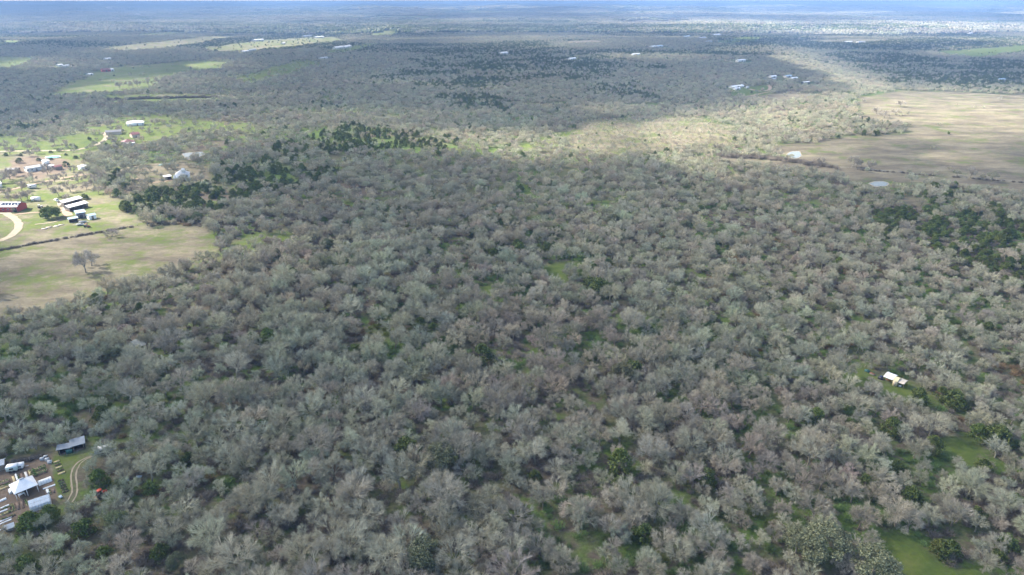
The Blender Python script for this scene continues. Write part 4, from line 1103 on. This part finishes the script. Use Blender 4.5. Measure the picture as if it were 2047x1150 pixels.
for a_, b_, dp, wh_, rh_, wm_, rm_, lab in FAR:
    nm = ('barn' if 'barn' in lab else 'shed' if 'shed' in lab or 'annexe' in lab else 'hall' if 'hall' in lab else 'house')
    lx, ly = P(*a_); dist = math.hypot(lx, ly)
    k = .62 if dist < 1500 else .8; dp = dp * .7; wm_ = OFFW if wm_ is WHITE else wm_
    building('far_' + nm, lab, nm, a_, b_, dp, wh_ * k, rh_ * k, wm_, rm_, 'gable', doors=((0, 2.4, 2.6),))
    x_, y_ = P((a_[0] + b_[0]) / 2, a_[1]); AVOID.append((x_, y_ + dp / 2, dp * .7 + 10 + dist * .004)); AVOID.append((x_, y_ - dist * .012, 8 + dist * .006))
# sheds near the horizon on the left and the small town on the right
k = 0
for u, v, w in ((185,22.5,9),(197,22,6),(211,20.5,9),(228,19,8),(255,20,8),(275,19.5,5),(303,19,6),(340,19.5,5),(188,29,4),(348,10,7),(108,5.5,8),(68,19,8),(280,32,3)):
    k += 1
    building('far_warehouse', 'white warehouse near the left horizon, number %s from the left of the row' % ('one','two','three','four','five','six','seven','eight','nine','ten','eleven','twelve','thirteen')[sorted([185,197,211,228,255,275,303,340,188,348,108,68,280]).index(u)], 'warehouse', (u - w / 2, v), (u + w / 2, v - .05), 60, 14, 5, WHITE, ROOFW, 'gable', group='white warehouses near the left horizon')
trn = np.random.default_rng(9); tu = sorted([float(q) for q in trn.uniform(1795, 1885, 16)] + [float(q) for q in trn.uniform(1690, 1790, 4)])
for k, u in enumerate(tu):
    v = 46 + trn.uniform(-3, 4) + (1840 - u) * -.02
    building('town_house', 'pale small town house in the far right settlement', 'house', (u - 3, v), (u + 3, v - .1), 12, 4.5, 3.5, WHITE if k % 3 else BRICKT, ROOFW if k % 2 else ROOFG, 'gable', group='pale houses of the far right settlement')
    x_, y_ = P(u, v); AVOID.append((x_, y_ - 30, 45))
# radio mast
mx0, my0 = P(1960, 30); mz = float(terrain(mx0, my0)); H_ = 72.0
r = root_at('radio_mast', 'tall pale lattice radio mast on the far right horizon', 'mast', (mx0, my0, mz), 0)
g = Geo(); w0, w1 = 7.0, 1.4
cs = [(-1, -1), (1, -1), (1, 1), (-1, 1)]
for i in range(4): g.tube((cs[i][0] * w0 / 2, cs[i][1] * w0 / 2, 0), (cs[i][0] * w1 / 2, cs[i][1] * w1 / 2, H_), .38, .3, .5, 4)
link('legs', mesh_np('legs', np.array(g.V), np.array(g.F), STEEL), r)
for lv in range(10):
    g = Geo(); z0, z1 = H_ * lv / 10, H_ * (lv + 1) / 10; a0_, a1_ = (w0 + (w1 - w0) * lv / 10) / 2, (w0 + (w1 - w0) * (lv + 1) / 10) / 2
    for i in range(4):
        c0, c1 = cs[i], cs[(i + 1) % 4]; g.tube((c0[0] * a0_, c0[1] * a0_, z0), (c1[0] * a1_, c1[1] * a1_, z1), .22, .22, .5, 3)
    link('brace', mesh_np('brace', np.array(g.V), np.array(g.F), STEEL), r)
boxes('antenna', [(-.25, .25, -.25, .25, H_, H_ + 9)], WHITE, r)

# ------------------------------------------------------------------ fences and hedges
def fence(name, label, pts, gap, h=1.3):
    W = [np.array(P(*p)) for p in pts]
    r = root_at(name, label, 'fence', (*W[0], float(terrain(*W[0]))), 0)
    pos = []
    for p, q in zip(W[:-1], W[1:]):
        n = max(1, int(np.linalg.norm(q - p) / gap)); pos += [p + (q - p) * i / n for i in range(n)]
    pos.append(W[-1])
    me = boxes('post', [(-.09, .09, -.09, .09, -.3, h)], WOOD, r).data
    first = True; g = Geo(); z0 = float(terrain(*W[0])); prev = None
    for p in pos:
        z = float(terrain(*p)) - z0; l_ = (p[0] - W[0][0], p[1] - W[0][1], z)
        if first: first = False
        else: link('post', me, r, loc=l_)
        if prev is not None:
            for hh in (.45, .85, 1.2): g.tube((prev[0], prev[1], prev[2] + hh), (l_[0], l_[1], z + hh), .015, .015, .5, 3)
        prev = l_
    link('wire', mesh_np('wire', np.array(g.V), np.array(g.F), STEEL), r)
fence('field_fence', 'wire fence with wooden posts between farm field and left meadow', [(-40,507),(0,501),(130,477),(275,452)], 5.0)
fence('field_fence', 'wire fence along the near side of the big right field', [(1600,329),(1800,346),(2047,366),(2140,374)], 7.0)
fence('garden_fence', 'low fence along the dirt lane behind the market garden', [(-20,938),(20,930),(60,922),(84,916)], 2.5, 1.1)
def brush_row(name, label, pts, step, size, dark, spread, tall=1.0, skip=.25):
    X, Y = [], []
    for p, q in zip(pts[:-1], pts[1:]):
        a_ = np.array(P(*p)); b_ = np.array(P(*q)); n = int(np.linalg.norm(b_ - a_) / step)
        for i in range(n):
            if vnoise(np.array([i * 1.0]), np.array([a_[0]]), 9, 3)[0] < skip + .12 and random.random() < .7: continue
            c = a_ + (b_ - a_) * (i + random.random()) / n + rng.normal(0, spread, 2); X.append(c[0]); Y.append(c[1])
    X, Y = np.array(X), np.array(Y); n = len(X)
    t_ = np.ones((n, 3)) * (dark * (.7 + .6 * rng.random(n)))[:, None]; s_ = size * (.6 + .8 * rng.random(n))
    o = scatter(name, X, Y, terrain(X, Y), s_, rng.integers(0, 2, n), t_, BRUSHC, s_ * tall, kind='stuff'); o['label'] = label
BRUSHC = proto_collection('hedge_bush', BUSHES)
brush_row('hedge_brush', 'brown brush grown along the left field fence', [(-40,507),(0,501),(130,477),(275,452)], .9, .8, .55, .5, .8, .25)
brush_row('hedge_brush', 'dark brush grown along the right field fence', [(1660,336),(1800,346),(2047,366),(2140,374)], 1.5, .8, .5, .6, .8, .40)
brush_row('hedge_brush', 'grey brush hedge at the corner of the right field', [(1440,312),(1540,318),(1600,326),(1665,336)], .7, 1.5, .9, 2.5, 1.2, .1)
brush_row('hedge_brush', 'brush row across the far left strip of pasture', [(215,201),(300,198),(440,195)], 1.5, 2.0, .6, 2, 1.0, .2)
brush_row('hedge_brush', 'low brush on the dirt lane behind the garden', [(-20,936),(20,928),(84,914)], .5, .6, .5, .4, 1.0, .2)

# ------------------------------------------------------------------ lone trees and the big round oak
def lone(name, u, v, s, proto, label, cat='tree', group=None, zk=1.0, tint=(1, .97, .9), rz=None):
    tm, cm = proto
    r = root_at(name, label, cat, P3(u, v), random.random() * 6.28 if rz is None else rz, group); r.scale = (s, s, s * zk)
    for part, me_ in (('trunk', tm), ('crown', cm)):
        o = link(part, me_, r); o['tint'] = [float(c) for c in tint]
OPENT = [bare_tree(500 + i, H=10, Rc=5.2, n_limb=7, fans=4, wide=.075, fan_len=1.2, trunk_h=.22, spread=1.05, broom=True) for i in range(3)]
lone('bare_tree', 172, 545, 1.05, OPENT[0], 'tall rounded leafless tree standing alone in the left meadow', tint=(1.05, 1.02, 1.0), zk=1.35)
lone('bare_tree', 183, 532, .85, OPENT[1], 'leafless tree just behind the lone one in the left meadow', tint=(1.0, .98, .95), zk=1.1)
lone('bare_tree', 224, 474, .85, OPENT[1], 'wide low leafless tree beside the left field fence', tint=(.85, .8, .8), zk=.6)
lone('bare_tree', -12, 592, 1.0, OPENT[2], 'leafless tree at the left edge of the meadow')
lone('round_oak', 103, 436, 1.0, leafy_tree(610, 7.0, 5.6, 5200, .30, 'dome', LEAF), 'big round dark green oak in front of the long barns', 'oak tree', tint=(1.1, 1.15, 1.0))
farm = [(44,382,.85),(66,363,.8),(96,377,.8),(118,392,.85),(141,383,.85),(134,402,.6),(110,366,.75),(128,357,.7),(12,393,.85),(190,374,.8),(173,380,.7),(206,357,.8),(197,388,.7),(22,404,.7),(43,402,.8),(56,400,.8),(157,365,.75),
        (178,362,.7),(195,366,.75),(148,344,.6),(96,350,.8),(88,339,.6),(20,360,1.0),(4,366,1.0),(30,352,.8),(60,313,.7),(74,308,.7),(20,310,.9),(10,296,.8),(45,290,.8),(110,290,.8),(135,296,.8),(240,262,.7),(222,252,.8),(300,268,.7),(310,250,.8),(232,290,.8),(225,283,.7),(285,262,.6),(190,352,.7),(168,351,.6)]
for k, (u, v, s) in enumerate(farm):
    near_ = min([((103,427),'the round dark oak'),((25,415),'the red barn'),((150,412),'the long barns'),((75,340),'the long grey mobile home'),((173,337),'the small white house'),((106,315),'the turquoise pool'),((65,374),'the white camper'),((270,247),'the white ranch house'),((273,272),'the maroon cottage'),((230,267),'the dark roofed house'),((190,373),'the sharp edge of the wood'),((0,303),'the upper gravel road'),((114,400),'the small white car')], key=lambda m: math.hypot(u - m[0][0], v - m[0][1]))
    du, dv = u - near_[0][0], v - near_[0][1]
    lone('bare_tree', u, v, s, OPENT[k % 3], '%s bare tree on the left farm, %s %s' % ('large' if s >= .85 else 'small' if s < .7 else 'medium', ('right of' if du > 0 else 'left of') if abs(du) > abs(dv) * 1.5 else ('in front of' if dv > 0 else 'behind'), near_[1]), group='scattered bare trees of the left farm', tint=(.92, .88, .84))
for k, (u, v, s) in enumerate([(42,312,.5),(48,307,.45),(57,306,.5),(12,312,.6),(102,306,.5),(118,303,.5),(132,311,.4),(152,317,.6),(40,326,.8),(78,322,.6),(102,320,.5),(132,333,.8),(170,398,.8)]):
    lone('cedar_shrub', u, v, s, CED[k % 3], 'dark rounded cedar on the left farm, %s' % ['left of the pool on the reddish yard','at the roadside left of the pool','on the road verge above the yard','at the far left road verge','just behind the pool','right of the pool by the road','small one right of the pool','at the corner of the wood','large one on the red dirt','in the middle of the red dirt','in front of the pool','right end of the dirt yard','beside the yellow grass behind the long barns'][k], 'evergreen shrub', 'dark cedars of the left farm', .75)
for u, v, s, lab, zk in ((1704,335,1.0,'leafless tree, left one of the pair on the right field fence',1.1), (1712,336,.95,'leafless tree, right one of the pair on the right field fence',1.2), (1740,340,.8,'slender pale leafless tree on the right field fence',1.2),
                     (1940,356,.9,'leafless tree standing alone near the right end of the field fence',1.1), (1640,330,.7,'bare tree at the end of the right hedge',1.2), (1790,262,1.2,'bare tree at the tip of the wood in the right field',1.1),
                     (1752,228,1.2,'wide bare tree in the sunny grass of the right field',.8), (1768,236,1.2,'nearest wide bare tree in the sunny right field',.8), (1790,230,1.1,'right hand bare tree of the group in the right field',.8), (1800,214,1.3,'bare tree beside the field thicket',.8),
                     (240,178,1.3,'bare tree at left of the row on the far meadow',1),(258,176,1.3,'second bare tree of the row on the far meadow',1),(275,174,1.4,'third bare tree of the row on the far meadow',1),(298,171,1.4,'fourth bare tree of the row on the far meadow',1),(320,168,1.5,'fifth bare tree of the row on the far meadow',1),(336,166,1.5,'rightmost bare tree of the row on the far meadow',1)):
    lone('bare_tree', u, v, s, OPENT[int(u) % 3], lab, zk=zk)
for u, v, s, lab in ((1640,1120,1.15,'big olive green leafy oak left of the bright clearing at the bottom edge'), (1738,1168,1.1,'pale olive leafy oak in front of the bright clearing, cut by the bottom edge'), (1590,1105,.8,'smaller olive leafy oak left of the big one by the bottom clearing')):
    lone('leafy_oak', u, v, s, OAK[int(u) % 2], lab, 'oak tree', tint=(1.35, 1.3, 1.2))
    ox, oy = P(u, v); AVOID.append((ox, oy, 4.5 * s))
for u, v, s, lab in ((1195,590,1.5,'tallest evergreen of the dark clump in mid wood'), (1180,578,1.1,'left evergreen of the dark clump in mid wood'), (1222,588,1.0,'right evergreen of the dark clump in mid wood'), (985,516,1.0,'dark evergreen alone behind the tiny glade'), (1093,503,.9,'dark evergreen behind the lime green glade'),
                     (1905,815,1.1,'dark evergreen in front of the camp clearing at right'), (1880,800,.7,'small evergreen at the near end of the camp clearing'), (1832,810,.9,'olive evergreen bush at the near end of the camp clearing'), (1990,890,1.2,'dark evergreen near the right edge below the camp'),
                     (1240,985,.9,'dark evergreen left of centre of the lower wood'), (1410,970,.9,'bright green bush low in the wood at right of centre'), (12,835,.9,'dark evergreen at the left edge above the garden'), (1862,905,.8,'blue green evergreen in the small grassy gap'), (840,660,.9,'green evergreen in the wood behind centre left')):
    lone('cedar_tree', u, v, s, CED[int(u) % 3], lab, 'evergreen tree')
    ox, oy = P(u, v); AVOID.append((ox, oy, 2.6 * s)); AVOID.append((ox, oy - 5, 2.5))
lone('cedar_shrub', 1908, 346, .35, CED[0], 'small dark bush standing alone in the right field', 'evergreen shrub')
lone('cedar_shrub', 432, 103, 1.3, CED[1], 'dark evergreen alone on the far sunny slope', 'evergreen shrub', zk=.8)

def candidates(r0, r1, step):
    """jittered grid over the fan between two distances"""
    w = r1 * .92 + 80
    xs = np.arange(-w, w, step); ys = np.arange(max(r0 * .55, 40), r1, step)
    X, Y = np.meshgrid(xs, ys); X = X.ravel(); Y = Y.ravel()
    keep = (np.abs(X) < Y * .92 + 80) & (Y >= r0) & (Y < r1)
    X, Y = X[keep], Y[keep]
    X = X + (rng.random(len(X)) - .5) * step * .95; Y = Y + (rng.random(len(X)) - .5) * step * .95
    return X, Y

def plant(x, y):
    """kind (0 none, 1 bare, 2 cedar, 3 live oak, 4 bush), size and tint at each point"""
    wx, wy = wobble(x, y)
    dens = np.full(len(x), .93)
    clump = vnoise(x, y, 28, 3, 2)
    dens *= np.clip((clump - .18) * 4.2, .5, 1)
    dens *= 1 - .22 * green_gaps(x, y)
    ced = np.full(len(x), .012) + np.clip((vnoise(x, y, 120, 8) - .70) * 1.6, 0, .2)
    ced = np.where(y > 1700, ced + np.clip((vnoise(x, y, 420, 28) - .52) * 6, 0, .75), ced)
    opn = np.zeros(len(x), bool)
    for k, poly, c, t in OPENW:
        m = inside(wx, wy, poly); dens[m] = t; opn |= m
    ca = np.hypot(x, y) * .045 + 6; cx_ = x + ca * (vnoise(x, y, 60, 93) - .5) * 2; cy_ = y + ca * (vnoise(x, y, 60, 94) - .5) * 2
    for poly, d in CEDARW:
        m = inside(cx_, cy_, poly); ced[m] = np.maximum(ced[m], np.clip(d * (4.6 * vnoise(x[m], y[m], 55, 12, 3) - 1.0), .03, .85))
    r = rng.random(len(x))
    kind = np.where(rng.random(len(x)) < dens, 1, 0)
    kind[(kind == 1) & (r < ced)] = 2
    is_ced = kind == 2
    kind[(kind == 1) & (rng.random(len(x)) < .008)] = 3
    for ax, ay, ar in AVOID:
        kind[(x - ax) ** 2 + (y - ay) ** 2 < ar * ar] = 0
    u, v = project(x, y)
    size = .62 + .62 * rng.random(len(x)) ** 1.3 * (.7 + .6 * vnoise(x, y, 90, 17))
    # the taller bottomland wood fills the middle and lower part, lower growth elsewhere
    tall = np.clip(1 - ((u - 950) / 900) ** 2, 0, 1) * np.clip((v - 430) / 260, 0, 1)
    size *= .64 + .20 * tall
    size *= 1 - .16 * np.exp(-(((u - 1750) / 420) ** 2 + ((v - 560) / 170) ** 2))
    size = np.where(is_ced, size * 1.15, size)
    size = np.where(opn, size * .85, size)
    scr = inside(wx, wy, OPENW[17][1]); size = np.where(scr, size * .62, size); T_scr = scr
    # tints: lichen grey green, neutral grey, purplish brown
    a = vnoise(x, y, 75, 21); b = vnoise(x, y, 60, 22)
    br = np.clip(np.exp(-(((u - 1130) / 420) ** 2 + ((v - 700) / 120) ** 2)) * .9 + (b - .5) * 2.2, 0, 1)
    gr = np.clip(np.exp(-(((u - 760) / 200) ** 2 + ((v - 690) / 90) ** 2)) * .8 + np.exp(-(((u - 1650) / 350) ** 2 + ((v - 650) / 120) ** 2)) * .55 + (a - .5) * 2.4, 0, 1)
    T = np.ones((len(x), 3)) * np.array([.97, .985, .83])
    T = T * (1 - .75 * br[:, None]) + np.array([.93, .85, .72]) * .75 * br[:, None]
    T = T * (1 - .8 * gr[:, None]) + np.array([.93, 1.0, .80]) * .8 * gr[:, None]
    T *= (.76 + .44 * rng.random(len(x)))[:, None] * (1 + rng.normal(0, .035, (len(x), 3)))
    return kind, size, T, opn

# near wood (each of the nearest trees an object), middle wood, far wood
nx, ny = candidates(62, 520, 5.05)
nk, ns, nT, nopn = plant(nx, ny)
mx, my = candidates(520, 3000, 5.8)
mk, ms, mT, mopn = plant(mx, my)

def seen(x, y, z_top=8):
    u, v = project(x, y)
    u2, v2 = project(x, y, terrain(x, y) + z_top)
    return (u > -25) & (u < 2072) & (v2 < 1150) & (v > 0)

def near_index(x, y, kind, want, size, limit=300):
    i = np.where((kind == want) & seen(x, y))[0]
    slant = np.sqrt(x[i] ** 2 + y[i] ** 2 + CAM_H ** 2) / size[i]
    return i[np.argsort(slant)][:limit]

FORM = [0]
def add_trees(kind_no, protos, name, group, labeler, category, limit=300, zk=1.0):
    sel = near_index(nx, ny, nk, kind_no, ns, limit)
    for i in sel:
        x, y, s = float(nx[i]), float(ny[i]), float(ns[i])
        pi = int(rng.integers(len(protos))); tm, cm = protos[pi]
        FORM[0] = pi
        root = bpy.data.objects.new(name, None); COL.objects.link(root)
        root.empty_display_size = .5
        root.location = (x, y, float(terrain(x, y))); root.rotation_euler = (0, 0, float(rng.random() * 6.283)); root.scale = (s, s, s * zk)
        root['category'] = category; root['group'] = group; root['label'] = labeler(x, y, i)
        for part, me in (('trunk', tm), ('crown', cm)):
            o = bpy.data.objects.new(part, me); COL.objects.link(o); o.parent = root
            o['tint'] = [float(c) for c in nT[i]]
    nk[sel] = 0
    return sel

MARKS = [((90, 960), 'the market garden'), ((1782, 760), 'the white camp shelter'), ((1830, 1125), 'the bright green clearing at the bottom edge'),
         ((1900, 895), 'the small grassy gap right of centre'), ((1135, 545), 'the lime green glade in mid wood'), ((150, 560), 'the left meadow'),
         ((970, 590), 'the tiny green glade'), ((1195, 565), 'the dark evergreen clump in mid wood'), ((1560, 1100), 'the greenish oak near the bottom edge'),
         ((445, 470), 'the inner corner of the left meadow'), ((365, 352), 'the big white house in the wood'), ((103, 427), 'the round dark oak'), ((387, 311), 'the pale pond at left'), ((1757, 368), 'the blue pond at right'), ((1588, 310), 'the white pond at right'), ((270, 960), 'the pale sheets lying in the wood')]
def where(x, y, far='in'):
    u, v = project(x, y); u, v = float(u), float(v)
    best = min(MARKS, key=lambda m: math.hypot(u - m[0][0], v - m[0][1]))
    dd = math.hypot(u - best[0][0], v - best[0][1])
    if dd < (130 if v > 600 else 45):
        du, dv = u - best[0][0], v - best[0][1]
        side = ('right of' if du > 0 else 'left of') if abs(du) > abs(dv) else ('in front of' if dv > 0 else 'behind')
        return ('just ' if dd < (70 if v > 600 else 25) else '') + side + ' ' + best[1]
    row = 'at the bottom edge' if v > 1080 else 'near the bottom' if v > 1000 else 'in the foreground' if v > 920 else 'in the lower wood' if v > 840 else 'in the middle wood' if v > 740 else 'farther back' if v > 640 else 'well back' if v > 540 else 'far back' if v > 500 else 'farther back still' if v > 460 else 'at the back, low down' if v > 420 else 'at the back' if v > 380 else 'at the very back'
    cs = ['far left', 'at left', 'left of centre', 'just left of centre', 'just right of centre', 'right of centre', 'at right', 'far right'][min(7, max(0, int(u // 256)))]
    return row + ' ' + cs
def lab_bare(x, y, i):
    t = nT[i]; lum = t.mean()
    tone = 'pale ' if lum > .98 else 'dark ' if lum < .78 else ''
    hue = 'greenish grey' if t[1] > t[0] * 1.05 else 'brownish grey' if t[0] > t[2] * 1.07 else 'grey'
    sz = 'big' if ns[i] > 1.02 else 'small' if ns[i] < .78 else 'medium'
    form = ('round', 'round', 'dense round', 'tall upswept', 'wide upswept', 'spreading', 'narrow upswept')[FORM[0]]
    return ' '.join(('%s %s%s %s bare tree %s' % (sz, tone, hue, form, where(x, y))).split()[:16])
def lab_ced(x, y, i):
    lum = nT[i].mean(); tn = 'dark' if lum < .9 else 'brighter' if lum > 1.1 else 'plain'
    sz = 'tall' if ns[i] > 1.0 else 'low' if ns[i] < .75 else 'middling'
    return '%s %s green cedar %s' % (sz, tn, where(x, y))
def lab_oak(x, y, i): return '%s olive leafy oak %s' % ('big' if ns[i] > .95 else 'small', where(x, y))

add_trees(1, BARE, 'bare_tree', 'leafless trees of the wood', lab_bare, 'tree', 300)
add_trees(2, CED, 'cedar_tree', 'dark cedars among the bare trees', lab_ced, 'evergreen tree', 300)
add_trees(3, OAK, 'leafy_oak', 'leafy oaks among the bare trees', lab_oak, 'oak tree', 60)

near_protos = proto_collection('bare_near', [joined('bare_mass', m) for m in BARE])
NB = len(BARE)
far_protos = proto_collection('far', [joined('far_bare', m) for m in BARE_FAR] + [joined('far_cedar', m) for m in CED_FAR])
ced_protos = proto_collection('cedar_near', [joined('cedar_mass', m) for m in CED] + [joined('oak_mass', m) for m in OAK])

ux, uy = np.concatenate([nx]), np.concatenate([ny])
i = np.where(nk == 1)[0]
scatter('bare_wood', nx[i], ny[i], terrain(nx[i], ny[i]), ns[i], rng.integers(0, NB, len(i)), nT[i], near_protos, kind='stuff')
i = np.where((nk == 2) | (nk == 3))[0]
scatter('evergreen_thicket', nx[i], ny[i], terrain(nx[i], ny[i]), ns[i], np.where(nk[i] == 2, rng.integers(0, 3, len(i)), 3 + rng.integers(0, 2, len(i))), nT[i], ced_protos, kind='stuff')
i = np.where(mk > 0)[0]
scatter('distant_wood', mx[i], my[i], terrain(mx[i], my[i]), ms[i], np.where(mk[i] == 1, rng.integers(0, 3, len(i)), 3 + rng.integers(0, 2, len(i))), mT[i], far_protos, kind='stuff')

# understorey brush
bx, by = candidates(62, 420, 2.9)
g_, d_, di_, bop = landcover(bx, by)
keep = (bop == 0) & (rng.random(len(bx)) < .55)
for ax, ay, ar in AVOID: keep &= (bx - ax) ** 2 + (by - ay) ** 2 > ar * ar
bx, by = bx[keep], by[keep]
bt = np.ones((len(bx), 3)) * (.5 + .7 * rng.random(len(bx)))[:, None]
gm = vnoise(bx, by, 40, 77) > .58
bt[gm] *= np.array([.62, 1.1, .42])
om = vnoise(bx, by, 16, 78) > .70
bt[om] *= np.array([1.0, .78, .50])
scatter('underbrush', bx, by, terrain(bx, by), .6 + .7 * rng.random(len(bx)), rng.integers(0, 2, len(bx)), bt,
        proto_collection('brush', BUSHES), kind='stuff')

# far wood, 3 km and beyond: patches of canopy
def canopy_patch(seed, size, n, cedar=.15):
    rnd = np.random.default_rng(seed); V_, F_, A_ = [], [], []; MI = []
    for k in range(n):
        c = np.array([rnd.uniform(-.5, .5) * size, rnd.uniform(-.5, .5) * size, 0]); r = rnd.uniform(3.2, 6.0); h = rnd.uniform(6, 11); b = len(V_)
        ring = 6; ph = rnd.random() * 6
        for lv, (zr, rr_) in enumerate(((.25, .8), (.6, 1.0), (.88, .62))):
            for j in range(ring):
                a = ph + 6.283 * (j + .5 * lv) / ring; q = rnd.uniform(.75, 1.2)
                V_.append(c + np.array([math.cos(a) * r * rr_ * q, math.sin(a) * r * rr_ * q, h * zr * rnd.uniform(.9, 1.1)])); A_.append(rnd.random())
        V_.append(c + np.array([0, 0, h])); A_.append(1)
        ev = rnd.random() < cedar
        for lv in range(2):
            for j in range(ring):
                p0, p1 = b + lv * ring + j, b + lv * ring + (j + 1) % ring; q0, q1 = p0 + ring, p1 + ring
                F_ += [(p0, p1, q0), (p1, q1, q0)]; MI += [int(ev)] * 2
        for j in range(ring): F_.append((b + 2 * ring + j, b + 2 * ring + (j + 1) % ring, b + 3 * ring)); MI.append(int(ev))
    me = mesh_np('canopy', np.array(V_), np.array(F_), [BARK, LEAF], [('fine', 'POINT', 'FLOAT', A_)])
    me.polygons.foreach_set('material_index', np.array(MI, np.int32)); me.update()
    return me
patches = [canopy_patch(401, 62, 60, .05), canopy_patch(402, 62, 60, .08), canopy_patch(403, 62, 55, .12), canopy_patch(404, 62, 60, .6), canopy_patch(405, 62, 55, .75)]
fx, fy = candidates(3000, 9000, 54)
fx2, fy2 = candidates(9000, 26000, 150)
fx = np.concatenate([fx, fx2]); fy = np.concatenate([fy, fy2])
fk, fs, fT, fo = plant(fx, fy)
keep = (~fo) | (rng.random(len(fx)) < .06)
fx, fy, fT = fx[keep], fy[keep], fT[keep]
cn = vnoise(fx, fy * 1.6, 800, 55)
pick = np.where(cn > .58, 3 + rng.integers(0, 2, len(fx)), rng.integers(0, 3, len(fx)))
scatter('far_wood', fx, fy, terrain(fx, fy), np.where(fy > 9000, 2.7, .9) + .35 * rng.random(len(fx)), pick, fT * .75, proto_collection('canopy', patches), kind='stuff')

# look-alikes that still share a label are told apart by their order across the photograph
ORD = ['leftmost', 'second from left', 'third from left', 'fourth from left', 'fifth from left', 'sixth from left', 'seventh from left', 'eighth from left', 'ninth from left', 'tenth from left',
       'eleventh from left', 'twelfth from left', 'thirteenth from left', 'fourteenth from left', 'fifteenth from left', 'sixteenth from left', 'seventeenth from left', 'eighteenth from left', 'nineteenth from left', 'twentieth from left']
same = {}
for o in COL.objects:
    if o.parent is None and 'label' in o and o.get('kind') is None: same.setdefault(o['label'], []).append(o)
for lab, os_ in same.items():
    if 1 < len(os_) <= 20:
        os_.sort(key=lambda o: float(project(o.location.x, o.location.y)[0]))
        for k, o in enumerate(os_):
            w = 'rightmost' if k == len(os_) - 1 else ORD[k]
            o['label'] = ' '.join((w + ': ' + lab).split()[:16])
print('TRI', [len(a.polygons)+len(b.polygons) for a,b in BARE], [len(a.polygons)+len(b.polygons) for a,b in BARE_FAR])
print('TREES near', len(nx), 'mid', len(mx), 'far', len(fx))
